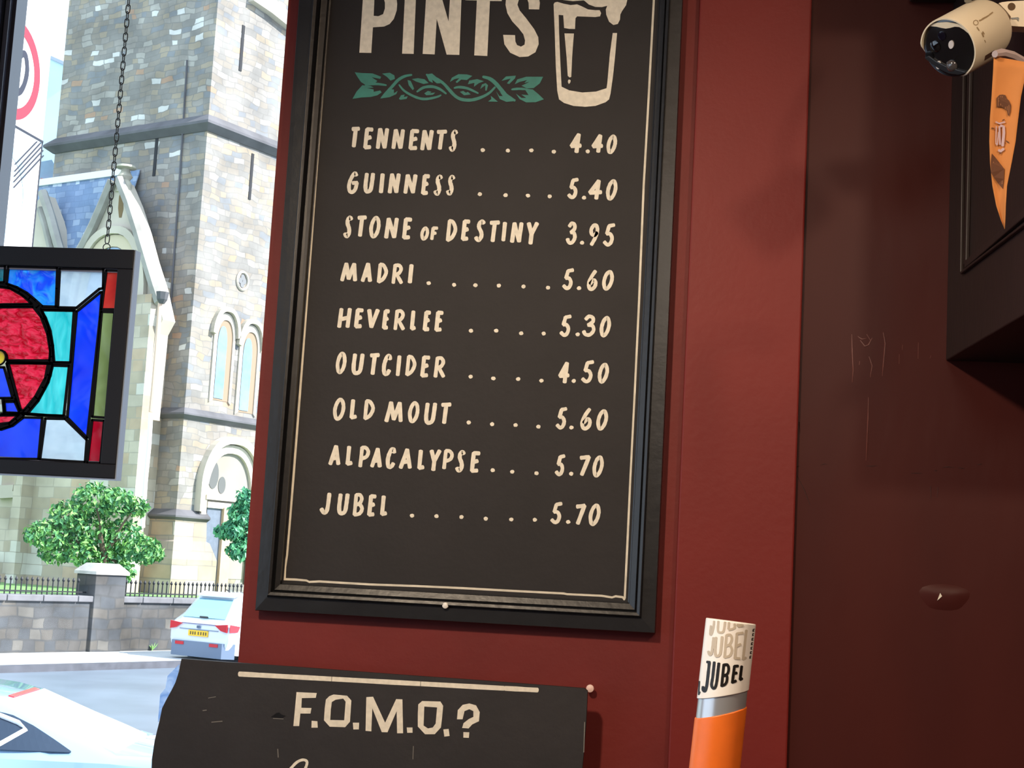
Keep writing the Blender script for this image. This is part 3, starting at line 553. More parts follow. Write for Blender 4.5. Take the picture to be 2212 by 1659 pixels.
came_line([(-60, 262), (50, 283), (130, 318), (200, 368), (258, 428), (305, 510), (338, 600), (354, 700), (357, 780), (352, 830), (338, 910), (300, 1000), (255, 1075), (200, 1140), (150, 1185), (110, 1225), (60, 1262), (-60, 1290)], .0038)
for l in ([(-4, 423), (222, 420)], [(40, 816), (482, 832)], [(150, 1180), (452, 1204)], [(280, 440), (520, 450)], [(45, 820), (140, 1180)], [(20, 1085), (100, 1083)], [(-4, 1183), (130, 1183)], [(12, 1075), (22, 1180)]): came_line(l, .0026)
came.build('lead_came', mat('lead_came', (20, 21, 26), .8, spec=.1), sg)
# chain
def chain(ptop, pbot, name):
    mb = MB(); d = pbot - ptop; L_ = d.length; d.normalize(); pitch = .0122; n = int(L_ / pitch)
    ex = Vector((1, 0, 0)); ex = (ex - d * ex.dot(d)).normalized(); ey = d.cross(ex)
    for k in range(n):
        c_ = ptop + d * (pitch * (k + .5)); s_ = ex if k % 2 == 0 else ey
        pts = []
        for q in range(14):
            a = 2 * math.pi * q / 14; cx, cy = math.cos(a), math.sin(a)
            pts.append(c_ + s_ * (.0036 * cx) + d * (.0050 * cy + (.0030 if cy > .01 else -.0030 if cy < -.01 else 0)))
        mb.tube(pts, .00095, 6, closed=True)
    c_ = pbot + d * .001
    mb.tube([c_ + Vector((.006 * math.cos(a), 0, .006 * math.sin(a))) for a in [2 * math.pi * k / 16 for k in range(16)]], .0009, 6, closed=True)
    return mb.build(name, mat('dull_steel_chain', (92, 96, 92), .35, metal=.8), smooth=True)
ct = ony(231, 526, YG + .012); cb_ = ct.copy(); cb_.z = zt + .006
ctop = Vector((ct.x - .0, YG + .012, 2.84))
tag(chain(ctop, cb_, 'hanging_chain'), 'thin steel chain holding up the stained glass panel in the window', 'chain')

# ------------------------------------------------------------------ right: cupboard, security camera, pennant
P0 = ony(2043, 779, yb); zc = P0.z; P1 = onz(2212, 680, zc); dv = (P1 - P0); dv.z = 0; du = dv.normalized(); fn = Vector((-du.y, du.x, 0))
if fn.x > 0: fn = -fn
cup = thing('wall_cupboard', (P0.x, P0.y, zc), 'dark brown wall cupboard with panelled side at the right edge under the ceiling', 'cupboard')
Q1 = P0 + du * .42; ztop = 2.78
b = MB(); b.prism([P0, Q1, Q1 + Vector((.6, 0, 0)), Vector((P0.x + .75, yb, zc))], (0, 0, ztop - zc)); b.build('body', DARKWOOD, cup, bevel=.002)
def onface(px, py, lift=0): return on(px, py, P0 + fn * lift, fn)
b = MB()
def bead(p, q, w_):
    t = (q - p).normalized(); n_ = t.cross(fn).normalized() * w_; b.prism([p + n_, q + n_, q - n_, p - n_], fn * .006)
v0, v1, v2 = onface(2103, 40), onface(2092, 572), onface(2240, 444)
bead(v0, v1, .006); bead(v1, v2, .006)
v0, v1, v2 = onface(2089, 40), onface(2082, 590), onface(2240, 470)
bead(v0, v1, .002); bead(v1, v2, .002)
b.build('panel_moulding', DARKWOOD, cup, bevel=.0015)
b = MB(); z0 = onface(2050, 24).z; b.prism([P0 + fn * .07 + Vector((0, 0, 0)) * 1, Q1 + fn * .07, Q1 + Vector((.6, 0, 0)), Vector((P0.x + .75, yb, zc))], (0, 0, .08))
for i in range(len(b.v)): b.v[i] = (b.v[i][0], min(b.v[i][1], yb), b.v[i][2] - zc + z0)
b.build('cornice', DARKWOOD, cup, bevel=.004)

CC = crop(1960, 0, 8.294)
DC = 1.93
fc = depth(*CC(745, 870), DC)
vr_ = ray(2050, 105).normalized(); r_u = camv(1, 0, 0); r_u = (r_u - vr_ * r_u.dot(vr_)).normalized(); u_u = r_u.cross(vr_)
ax = (r_u * (-.86 * .60) - u_u * (.50 * .60) - vr_ * .80).normalized()            # points out of the lens
cctv = thing('security_camera', fc - ax * .04, 'cream bullet security camera with black glass front at the upper right', 'security camera')
PLAS = mat('cream_plastic', (238, 224, 196), .42)
b = MB(); R0 = .0402
b.lathe(fc, -ax, [(.010, R0 - .0022), (-.003, R0 - .0022), (-.003, R0 - .0004), (-.001, R0), (.075, R0), (.086, R0 - .003), (.092, R0 - .012), (.094, .001)], 56)
dn_ = -(r_u * .5 + u_u * .86)
for i in range(56 * 4):                                            # the rim is cut back along the underside
    p = Vector(b.v[i]); q_ = (p - fc).dot(dn_) / R0; b.v[i] = tuple(p - ax * (.016 * max(0, min(1, (q_ - .35) / .4))))
b.build('housing', PLAS, cctv, smooth=True)
b = MB(); b.lathe(fc, -ax, [(.0005, .001), (.0005, R0 - .008), (.0012, R0 - .0035), (.003, R0 - .0022), (.030, R0 - .0022)], 56); fcp = b.build('front_glass', mat('camera_black_glass', (24, 23, 25), .12, coat=.5), cctv, smooth=True)
upv = (camv(.5, .86, 0) - ax * camv(.5, .86, 0).dot(ax)).normalized()
rt = ax.cross(upv)
def onfc(x, y, l=0): return on(*CC(x, y), fc + ax * l, ax)
b = MB(); hood = [onfc(x, y, .0006) for x, y in [(330, 505), (420, 470), (520, 478), (610, 500), (690, 513), (770, 500), (850, 478), (930, 485), (1010, 530), (1080, 590), (1000, 470), (900, 430), (700, 400), (500, 410), (380, 450)]]
b.prism(hood, -ax * .004); b.build('hood_lip', PLAS, cctv)
b = MB(); bp_ = [(300, 1040), (360, 1090), (480, 1180), (620, 1270), (760, 1330), (900, 1345), (1020, 1320), (1060, 1290), (900, 1250), (700, 1190), (520, 1100), (380, 1000)]
b.prism([onfc(x, y, .002) for x, y in bp_], -ax * .008); b.build('lower_lip', mat('camera_black_plastic', (26, 25, 27), .35), cctv, bevel=.001)
def disc(name, x, y, r, m, l=.0008, dome=0, label=None):
    q = MB(); q.lathe(onfc(x, y, 0), ax, [(-.001, r), (l, r)] + ([(l + dome * .6, r * .75), (l + dome, r * .3), (l + dome * 1.02, .0002)] if dome else [(l + .0001, r * .9)]), 24); q.build(name, m, fcp, smooth=True, label=label)
disc('lens', 500, 835, .0075, mat('lens_dark', (10, 10, 12), .05, coat=1), dome=.0015); disc('lens_ring', 620, 640, .0056, mat('lens_violet', (20, 18, 30), .1))
LED = mat('led_diffuser', (215, 208, 206), .5)
for x, y in ((780, 802), (552, 1168)): 
    q = MB(); c_ = onfc(x, y, .0011); pts = [c_ + upv * (.0054 * math.sin(a)) * 1 + rt * (.0036 * math.cos(a)) for a in [2 * math.pi * k / 24 for k in range(24)]]; q.prism(pts, -ax * .002); q.build('light_diffuser', LED, fcp, label='pale light diffuser')
disc('sensor_dome', 795, 1185, .0078, mat('sensor_glass', (70, 66, 66), .08, coat=1), dome=.004)
disc('sensor_dome', 400, 1000, .0060, mat('lens_dark_b', (14, 14, 15), .2))
# faint print on the housing: drop every point onto the cylinder
def oncyl(px, py, lift, o_=None, a_=None, r_=None, side=1):
    o_ = o_ or fc; a_ = a_ or ax; r = (r_ or R0) + .0002 + lift
    d = ray(px, py).normalized(); w0 = CAM - o_; d_ = d - a_ * d.dot(a_); w_ = w0 - a_ * w0.dot(a_)
    A = d_.dot(d_); Bq = 2 * d_.dot(w_); Cq = w_.dot(w_) - r * r; disc_ = max(0, Bq * Bq - 4 * A * Cq)
    return CAM + d * ((-Bq - math.sqrt(disc_)) / (2 * A))
PRN = mat('faint_print', (160, 136, 100), .5)
b = MB(); pc = lambda x, y, l: oncyl(x, y, l)
stroke(b, [CC(*p) for p in [(1270 , 405), (1255, 370), (1225, 360), (1192, 378), (1182, 410), (1200, 442), (1232, 450), (1262, 435), (1270, 405)]], 1.8, pc, 1)
for a, c_, w_ in (((1290, 372), (1330, 355), 3.4), ((1340, 345), (1400, 310), 3.6), ((1408, 308), (1460, 275), 3.2), ((1470, 265), (1530, 220), 3), ((1250, 490), (1285, 545), 2.6), ((1340, 590), (1365, 660), 3), ((1350, 565), (1380, 610), 2), ((1385, 720), (1405, 760), 1.6)): stroke(b, [CC(*a), CC(*c_)], w_, pc, 2)
b.build('printed_mark', PRN, cctv, label='faint grey print')
b = MB(); b.prism([oncyl(*CC(x, y), .0003) for x, y in [(1400, 1000), (1560, 900), (1545, 990), (1385, 1085)]], ax.cross(camv(0, 0, 1)) * .0003); b.build('service_hatch', mat('hatch_brown', (92, 64, 52), .6), cctv, label='small dark hatch')
# bracket arm runs right to the cupboard side
Pa = [(1640, 55), (1700, 38), (1800, 25), (2090, 10), (2400, -5), (2400, 495), (2090, 478), (1990, 474), (1850, 462), (1835, 420), (1855, 300), (1780, 200), (1690, 110)]
yd = DC - .035
b = MB(); b.prism([depth(*CC(x, y), DC + .035) for x, y in Pa], camv(0, 0, -1) * .03); arm = b.build('bracket_arm', PLAS, cctv, bevel=.003)
b = MB(); b.lathe(depth(*CC(1866, 120), DC + .0352), camv(0, 0, 1), [(-.001, .005), (.0005, .005)], 20); b.build('screw_hole', mat('hole_brown', (96, 70, 40), .7), arm)
b = MB(); b.prism([depth(*CC(x, y), DC + .0345) for x, y in [(1860, 318), (1985, 308), (2003, 330), (1990, 385), (1960, 340), (1870, 345)]], camv(0, 0, 1) * .0005); b.build('cable_slot', BLACK, arm)
b = MB(); b.prism([depth(*CC(x, y), DC + .036) for x, y in [(2380, -60), (2460, -60), (2460, 560), (2380, 560)]], camv(0, 0, -1) * .12); b.build('mounting_plate', PLAS, cctv)
b = MB(); e_ = depth(*CC(1085, 20), DC + .02); b.tube([e_, e_ + Vector((.0, .01, .05)), e_ + Vector((.02, .06, .13))], .0045, 8); b.build('cable', mat('grey_cable', (150, 148, 140), .5), cctv, smooth=True)

# pennant
pen = thing('pennant', depth(2170, 250, 1.74), 'orange triangular pennant with brown lettering hanging under the security camera', 'pennant')
PC = crop(2020, 100, 4.146)
prow = [(80, 524, 860), (200, 520, 830), (330, 512, 796), (450, 505, 770), (650, 490, 745), (850, 485, 722), (1050, 492, 685), (1250, 512, 645), (1430, 547, 634), (1560, 590, 629), (1636, 620, 626)]
def pdepth(u, v): return 1.74 + .006 * math.sin(u * 2.6) - .012 * u + .015 * v
def penpt(px, py, lift=0):
    x, y = (px - 2020) * 4.146, (py - 100) * 4.146
    for i in range(len(prow) - 1):
        if prow[i][0] <= y <= prow[i + 1][0] or i == len(prow) - 2:
            t = (y - prow[i][0]) / (prow[i + 1][0] - prow[i][0]); l = prow[i][1] + t * (prow[i + 1][1] - prow[i][1]); r = prow[i][2] + t * (prow[i + 1][2] - prow[i][2]); break
    u = (x - l) / max(1, r - l); v = y / 1636
    return depth(px, py, pdepth(u, v) - .0022 - lift)
P = []; nu = 9
for (y, l, r) in prow:
    for k in range(nu):
        u = k / (nu - 1); px, py = PC(l + u * (r - l), y + (10 + 60 * u if y == 80 else 0)); P.append(depth(px, py, pdepth(u, y / 1636)))
b = MB(); b.add(P, [(i * nu + k, i * nu + k + 1, (i + 1) * nu + k + 1, (i + 1) * nu + k) for i in range(len(prow) - 1) for k in range(nu - 1)])
fl = b.build('flag', mat('orange_cloth', (204, 130, 66), .8, var=.06, vscale=30), pen, smooth=True)
sm = fl.modifiers.new('cloth', 'SOLIDIFY'); sm.thickness = .0006
b = MB(); b.tube([depth(*PC(x, y), 1.736 + .01 * k) for k, (x, y) in enumerate([(535, 70), (600, 62), (680, 85), (760, 130), (880, 215), (1000, 300)])], [.004, .0055, .006, .006, .006, .006], 8)
b.build('hem_tape', mat('pale_tape', (186, 168, 166), .7), pen, smooth=True, label='pale tape along the top of the flag')
PK = crop(2120, 190, 7.217); pp = lambda x, y, l: penpt(x, y, l)
TB = mat('brown_print', (98, 58, 34), .8); TL_ = mat('lilac_print', (196, 168, 172), .8)
b = MB()
fill(b, [[PK(*p) for p in [(240, 150), (280, 108), (330, 102), (375, 112), (395, 165), (430, 195), (460, 270), (452, 370), (430, 440), (410, 420), (400, 350), (360, 325), (300, 290), (238, 305)]]], pp)
fill(b, [[PK(*p) for p in [(162, 1020), (220, 1085), (290, 1175), (357, 1262), (350, 1420), (335, 1575), (260, 1490), (190, 1390), (148, 1320), (145, 1160)]]], pp)
for a, c_ in (((330, 505), (358, 492)), ((160, 625), (200, 632)), ((385, 825), (425, 850)), ((285, 1022), (308, 1015))): stroke(b, [PK(*a), PK(*c_)], 2.4, pp)
b.build('print_block', TB, fl, label='brown printed blocks of lettering')
b = MB(); pq = lambda x, y, l: penpt(x, y, l + .0004)
for a, c_ in (((262, 150), (262, 280)), ((300, 130), (300, 270)), ((262, 205), (300, 200)), ((325, 130), (328, 285)), ((380, 170), (370, 335)), ((402, 230), (400, 350)), ((430, 260), (428, 400)), ((190, 1150), (188, 1300)), ((235, 1160), (245, 1340)), ((268, 1180), (270, 1335)), ((240, 1245), (268, 1250)), ((300, 1215), (295, 1440)), ((325, 1260), (320, 1500)), ((235, 1335), (270, 1338))): stroke(b, [PK(*a), PK(*c_)], 1.1, pq, cap=False)
b.build('print_lettering', mat('tan_print', (176, 118, 76), .8), fl)
b = MB()
for l, w_ in (([(225, 530), (280, 555), (365, 530)], 3.2), ([(232, 600), (225, 850)], 2.4), ([(268, 690), (248, 880)], 2.6), ([(225, 860), (245, 890)], 3), ([(300, 590), (345, 600), (350, 700), (330, 900)], 6), ([(280, 600), (290, 880)], 4), ([(270, 970), (300, 985), (345, 950)], 6)): stroke(b, [PK(*p) for p in l], w_, pq, 3)
b.build('print_emblem', TL_, fl, label='lilac printed monogram')

# ------------------------------------------------------------------ beer tap handle
TC = crop(1460, 1310, 4.754); DT = 1.40
tilt = camv(math.sin(.13), math.cos(.13), 0); tilt = (tilt + camv(0, 0, 1) * math.tan(PITCH) * -1).normalized()
tr_ = (FPX and 256 / 4.754 / FPX * DT)
t0 = depth(*TC(565, 150), DT)                 # axis point at the top
tap = thing('beer_tap_handle', t0 - tilt * .16, 'round white and orange beer tap handle in front of the red pillar', 'beer tap handle')
acr = camv(1, 0, 0); acr = (acr - tilt * acr.dot(tilt)).normalized(); afw = acr.cross(tilt)
if afw.dot(camv(0, 0, 1)) < 0: afw = -afw
mpp = DT / FPX / 4.754
def slant(mb, top, bot, r, n=64):
    # top(u), bot(u): distance down the axis for a cross position u in [-1,1]
    P = []; F = []
    for k in range(n):
        a = 2 * math.pi * k / n; u = math.cos(a); d = acr * (r * u) + afw * (r * math.sin(a)); P += [t0 + d - tilt * top(u), t0 + d - tilt * bot(u)]
    for k in range(n): j = (k + 1) % n; F.append((2 * k, 2 * k + 1, 2 * j + 1, 2 * j))
    F.append(tuple(2 * k for k in range(n))); F.append(tuple(2 * k + 1 for k in range(n - 1, -1, -1))); mb.add(P, F)
TW = mat('tap_white', (246, 242, 236), .35); TO = mat('tap_orange', (240, 116, 36), .42, var=.05, vscale=60); TS = mat('tap_silver', (196, 200, 206), .28, metal=.6)
cut1 = lambda u: (745 - 78 * u) * mpp; cut2 = lambda u: (925 - 92 * u) * mpp
b = MB(); slant(b, lambda u: 0, cut1, tr_); b.build('cap', TW, tap, smooth=True, bevel=.0008)
b = MB(); slant(b, lambda u: cut1(u) - .002, lambda u: cut2(u) + .002, tr_ * .955); b.build('collar', TS, tap, smooth=True)
b = MB(); slant(b, cut2, lambda u: .24, tr_ * 1.0); b.build('body', TO, tap, smooth=True, bevel=.0008)
b = MB(); b.lathe(t0 - tilt * .24, -tilt, [(0, tr_ * .8), (.01, tr_ * .5), (.03, .011), (.10, .011)], 24); b.build('tap_stem', TS, tap, smooth=True)
ptp = lambda x, y, l: oncyl(x, y, l, t0, tilt, tr_)
TBK = mat('tap_black_print', (22, 18, 16), .45); TGR = mat('tap_grey_print', (196, 184, 166), .5)
b = MB(); k = 1 / 4.754
stroke(b, [TC(318, 570), TC(350, 572)], 5.4, ptp); 
for l in ([(343, 575), (330, 700), (315, 820), (298, 866), (278, 856), (280, 826)],): stroke(b, smooth([TC(*p) for p in l]), 6.6, ptp, 2)
stroke(b, smooth([TC(*p) for p in [(394, 572), (378, 720), (366, 800), (378, 836), (402, 832), (418, 780), (430, 680), (441, 584)]]), 6.4, ptp, 3)
stroke(b, [TC(492, 596), TC(470, 818)], 6.4, ptp, 4)
stroke(b, smooth([TC(*p) for p in [(492, 600), (530, 600), (542, 640), (530, 690), (490, 712)]]), 6, ptp, 5); stroke(b, smooth([TC(*p) for p in [(490, 706), (522, 712), (524, 760), (506, 798), (470, 814)]]), 6, ptp, 6)
for l in ([(602, 612), (580, 782)], [(602, 614), (640, 612)], [(594, 690), (626, 682)], [(580, 780), (618, 764)], [(676, 614), (660, 750)], [(660, 752), (682, 740)], [(240, 768), (232, 905)], [(234, 900), (246, 876)]): stroke(b, [TC(*p) for p in l], 6.4 if l[0][0] > 300 else 3.2, ptp, 7)
b.build('brand_lettering', TBK, tap, label='bold black slanted capitals')
b = MB()
for ch, q in (('J', [(352, 330), (388, 322), (372, 500), (328, 495)]), ('U', [(408, 320), (474, 312), (462, 508), (398, 512)]), ('B', [(518, 296), (592, 286), (572, 520), (500, 522)]), ('E', [(622, 280), (690, 266), (662, 540), (606, 532)]), ('L', [(724, 246), (738, 250), (718, 550), (690, 552)])): glyphq(b, ch, *[TC(*p) for p in q], 5.6, ptp, 3)
for l in ([(392, 152), (386, 210), (366, 285)], [(360, 200), (352, 280), (366, 288)], [(436, 152), (432, 250), (462, 268), (490, 250), (505, 160)], [(545, 165), (540, 230)], [(545, 240), (600, 222), (602, 180)], [(628, 190), (690, 195), (640, 205)]): stroke(b, smooth([TC(*p) for p in l]), 5, ptp, 9)
b.build('faded_lettering', TGR, tap, label='two rows of pale grey capitals')
b = MB()
for y0 in range(232, 545, 46):
    x = 806 - (y0 - 232) * .118; stroke(b, [TC(x - 10, y0), TC(x + 3, y0 + 3)], 1.6, ptp, cap=False); stroke(b, [TC(x - 11, y0 + 18), TC(x + 1, y0 + 21)], 1.6, ptp, cap=False); stroke(b, [TC(x - 11, y0), TC(x - 13, y0 + 26)], 1.6, ptp, cap=False)
b.build('side_print', TBK, tap)

# ------------------------------------------------------------------ outside: the street
ZS = -.9
kA, kB = onz(0, 1454, ZS), onz(380, 1442.5, ZS); sd = (kB - kA); sd.z = 0; sd.normalize()
TH = math.atan2(sd.x, sd.y); nd = Vector((sd.y, -sd.x, 0))       # sd along the street, nd toward the street side
def along(p, a, c=0, z=None):
    q = Vector(p) + sd * a + nd * c
    if z is not None: q.z = z
    return q
ROAD = mat('wet_asphalt', (112, 124, 138), .35, var=.15, vscale=.6, bump=.15, bscale=12, stretch=(1, 1, 1))
b = MB(); b.prism([(-60, YW + .3, ZS - .1), (60, YW + .3, ZS - .1), (60, 120, ZS - .1), (-60, 120, ZS - .1)], (0, 0, .1)); struct(b, 'road', ROAD)
b = MB(); p = kA; b.prism([along(p, -14, 0, ZS), along(p, 30, 0, ZS), along(p, 30, -.16, ZS), along(p, -14, -.16, ZS)], (0, 0, .14)); struct(b, 'kerb', mat('kerb_stone', (82, 84, 92), .8, var=.25, vscale=3, bump=.3, bscale=8))
b = MB(); b.prism([along(p, -14, -.16, ZS), along(p, 30, -.16, ZS), along(p, 30, -6, ZS), along(p, -14, -6, ZS)], (0, 0, .13)); struct(b, 'pavement', mat('pavement_slabs', (186, 190, 192), .75, var=.06, vscale=2))
WA = onz(0, 1411, ZS + .13)                                       # foot of the churchyard wall
zwt = on(0, 1283, WA, nd).z
WST = mat_stone('wall_stone', [(0, (92, 93, 95)), (.3, (98, 96, 94)), (.55, (88, 91, 95)), (.75, (102, 99, 95)), (.92, (112, 110, 106))], (86, 87, 88), .50, .25, TH, noise=.55)
bw = thing('churchyard_wall', along(WA, 3), 'low dark stone churchyard wall with coping and square pier behind the parked cars', 'wall')
b = MB(); q = [along(WA, -9, 0, ZS), along(WA, 26, 0, ZS), along(WA, 26, -.4, ZS), along(WA, -9, -.4, ZS)]; b.prism(q, (0, 0, zwt - .14 - ZS)); b.build('wall_body', WST, bw)
COP = mat('coping_stone', (112, 112, 116), .85, var=.25, vscale=2, bump=.2, bscale=6)
b = MB(); 
for a0 in range(-9, 26): b.prism([along(WA, a0 + .01, .07, zwt - .14), along(WA, a0 + .99, .07, zwt - .14), along(WA, a0 + .99, -.47, zwt - .14), along(WA, a0 + .01, -.47, zwt - .14)], (0, 0, .14))
b.build('coping', COP, bw, bevel=.02)
pa = (on(203, 1300, WA + nd * .1, nd) - WA).dot(sd); pb = (on(269, 1300, WA + nd * .1, nd) - WA).dot(sd)
zpt = on(235, 1242, WA + nd * .1, nd).z
b = MB(); b.prism([along(WA, pa, .1, ZS), along(WA, pb, .1, ZS), along(WA, pb, -.55, ZS), along(WA, pa, -.55, ZS)], (0, 0, zpt - ZS)); b.build('pier', WST, bw, bevel=.015)
b = MB(); lo = [along(WA, pa - .05, .15, zpt), along(WA, pb + .05, .15, zpt), along(WA, pb + .05, -.6, zpt), along(WA, pa - .05, -.6, zpt)]; hi = [along(WA, pa + .12, -.05, zpt + .26), along(WA, pb - .12, -.05, zpt + .26), along(WA, pb - .12, -.4, zpt + .26), along(WA, pa + .12, -.4, zpt + .26)]
lo2 = [v + Vector((0, 0, .07)) for v in lo]; b.loft([lo, lo2, hi]); b.build('pier_cap', mat('pale_cap_stone', (176, 172, 166), .85, var=.2, vscale=4), bw)
# railing, every bar its own part
rail = thing('iron_railing', along(WA, 3, -.2, zwt), 'black iron railing with pointed bars standing on the churchyard wall', 'railing')
IRON = mat('black_iron', (34, 36, 42), .6)
hb = .40; a0 = (on(-12, 1250, WA - nd * .2, nd) - WA).dot(sd); a1 = (on(560, 1275, WA - nd * .2, nd) - WA).dot(sd)
n_ = 0; a = a0
while a < a1 and n_ < 90:
    if not (pa - .1 < a < pb + .1):
        c_ = along(WA, a, -.2, zwt); q = MB(); q.lathe(c_, (0, 0, 1), [(-.01, .017), (hb - .10, .017), (hb - .09, .03), (hb - .06, .036), (hb, .004)], 6); q.build('bar', IRON, rail); n_ += 1
    a += .148
for (s0, s1) in ((a0, pa), (pb, a1)):
    q = MB(); q.box(along(WA, s0, -.185, zwt + .06), sd * (s1 - s0), nd * -.03, (0, 0, .03)); q.build('rail', IRON, rail)
# churchyard ground
ZG = zwt - .1
b = MB(); b.prism([along(WA, -20, -.4, ZG - .5), along(WA, 40, -.4, ZG - .5), along(WA, 40, -40, ZG - .5), along(WA, -20, -40, ZG - .5)], (0, 0, .5)); struct(b, 'ground', mat('churchyard_grass', (110, 150, 86), .95, var=.3, vscale=3, bump=.5, bscale=20))

# ------------------------------------------------------------------ church
DCH = 46.0
Cn = depth(430, 500, DCH); Cn.z = 0                                # the tower's near corner, in plan
LF = lambda px, py, off=0: on(px, py, Cn - sd * off, sd)           # left face (faces us along -sd), off = forward
RF = lambda px, py, off=0: on(px, py, Cn + nd * off, nd)           # right, sunlit face (faces the street)
SH = mat_stone('church_rubble', [(0, (140, 138, 134)), (.22, (147, 141, 132)), (.42, (152, 148, 142)), (.60, (160, 150, 134)), (.74, (134, 137, 140)), (.84, (168, 165, 158)), (.945, (206, 206, 202)), (.97, (172, 146, 126))], (132, 130, 126), .40, .19, TH, noise=.32, mortar=.013, wob=.16)
PALE = mat('dressed_sandstone', (188, 180, 166), .9, var=.12, vscale=.8, bump=.15, bscale=4)
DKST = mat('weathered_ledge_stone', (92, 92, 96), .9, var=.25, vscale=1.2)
SLIT = mat('dark_slit', (40, 42, 46), .8)
LEAD = mat('leaded_glass', (120, 150, 180), .12, var=.2, vscale=2, spec=.9)
ch = thing('church', (Cn.x, Cn.y, ZG), 'old sandstone church with square tower and gabled porch across the street', 'church')
tw = (Cn - LF(150, 0)).dot(nd); td = 9.0; zt_ = 19.6
zsc1 = LF(448, 268).z; zsc0 = LF(397, 893).z; zb1 = LF(380, 1113).z
b = MB(); tpoly = lambda g, z: [along(Cn, -g, g, z), along(Cn, td, g, z), along(Cn, td, -tw - g, z), along(Cn, -g, -tw - g, z)]
b.prism(tpoly(0, ZG), (0, 0, zt_ - ZG)); tower = b.build('tower', SH, ch)
# lower stage stands a little proud, with buttress base
tl = (RF(442, 1122) - Cn).dot(sd)
lpoly = lambda g, z: [along(Cn, -g, g, z), along(Cn, tl, g, z), along(Cn, tl, -1.45, z), along(Cn, -g, -1.45, z)]
def band(name, m, polyf, z0, z1, g0, g1, parent):
    q = MB(); q.loft([polyf(g0, z0), polyf(g1, z0 + (z1 - z0) * .35), polyf(g1, z0 + (z1 - z0) * .5), polyf(.02, z1)]); return q.build(name, m, parent)
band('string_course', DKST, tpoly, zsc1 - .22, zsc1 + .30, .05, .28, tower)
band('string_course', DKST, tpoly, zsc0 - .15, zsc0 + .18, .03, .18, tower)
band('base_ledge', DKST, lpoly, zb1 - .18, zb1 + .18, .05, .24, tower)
PL = mat_stone('plinth_stone', [(0, (166, 156, 142)), (.3, (178, 160, 138)), (.6, (190, 180, 164)), (.85, (204, 198, 188))], (146, 140, 132), .85, .42, TH, noise=.3, wob=.04)
zpl = RF(430, 1195).z
b = MB(); bpl = lambda g, h0, z: [along(Cn, -g, g, z), along(Cn, h0, g, z), along(Cn, h0, -1.45, z), along(Cn, -g, -1.45, z)]
b.loft([bpl(.42, tl + .22, ZG), bpl(.42, tl + .22, zpl - .2), bpl(.24, tl + .05, zpl + .3), bpl(.14, tl, zpl + .35), bpl(.12, tl - .03, zb1 - .1)]); b.build('buttress', PL, tower)
def slit(pts, F_, nrm, w_):
    q = MB(); (x0, y0), (x1, y1) = pts; p, r = F_(x0, y0), F_(x1, y1); t = sd if nrm is nd else nd; r = Vector((p.x, p.y, r.z))
    q.prism([p + t * w_, r + t * w_, r - t * w_, p - t * w_], (nrm if nrm is nd else -sd) * .02); q.build('arrow_slit', SLIT, tower)
slit([(341, 283), (336, 380)], LF, sd, .06); slit([(526, 55), (520, 154)], RF, nd, .06); slit([(546, 332), (541, 432)], RF, nd, .055)
# weathered offset high on the sunlit face
b = MB(); b.prism([RF(x, y) for x, y in [(536, 4), (575, 30), (625, 70), (625, 40), (580, 0), (540, -20)]], nd * .25); b.build('sloped_offset', PALE, tower)
b = MB(); b.tube([LF(x, y, .05) for x, y in [(404, 130), (396, 260), (388, 380), (378, 520), (366, 690)]], .03, 6); b.build('lightning_rod_cable', DKST, tower)
# pointed windows on the sunlit face: dark light set in a splayed pale surround under a hood
def lancet_pts(F_, cx, top, spring, bot, hw, t, off=0, lean=.075, k=10):
    """pointed arch outline; widths measured along t, from pixel anchors"""
    pt, ps, pb_ = F_(cx, top, off), F_(cx - lean * (spring - top), spring, off), F_(cx - lean * (bot - top), bot, off)
    ax_ = Vector((pt.x, pt.y, 0)); zt0, zs0, zb0 = pt.z, ps.z, pb_.z; out = [ax_ - t * hw + Vector((0, 0, zb0))]
    for i in range(k + 1):
        a = i / k; out.append(ax_ - t * (hw * math.cos(a * math.pi / 2) ** .8 if i < k else 0) + Vector((0, 0, zs0 + (zt0 - zs0) * math.sin(a * math.pi / 2) ** 1.15)))
    for i in range(k - 1, -1, -1):
        a = i / k; out.append(ax_ + t * (hw * math.cos(a * math.pi / 2) ** .8) + Vector((0, 0, zs0 + (zt0 - zs0) * math.sin(a * math.pi / 2) ** 1.15)))
    out.append(ax_ + t * hw + Vector((0, 0, zb0))); return out
def arch_band(mb, A, B, off):
    n = len(A); P = A + B + [p + off for p in A] + [p + off for p in B]; F = []
    for i in range(n - 1): F += [(i, i + 1, n + i + 1, n + i), (2 * n + i, 3 * n + i, 3 * n + i + 1, 2 * n + i + 1), (i, 2 * n + i, 2 * n + i + 1, i + 1), (n + i, n + i + 1, 3 * n + i + 1, 3 * n + i)]
    F += [(0, n, 3 * n, 2 * n), (n - 1, 3 * n - 1, 4 * n - 1, 2 * n - 1)]; mb.add(P, F)
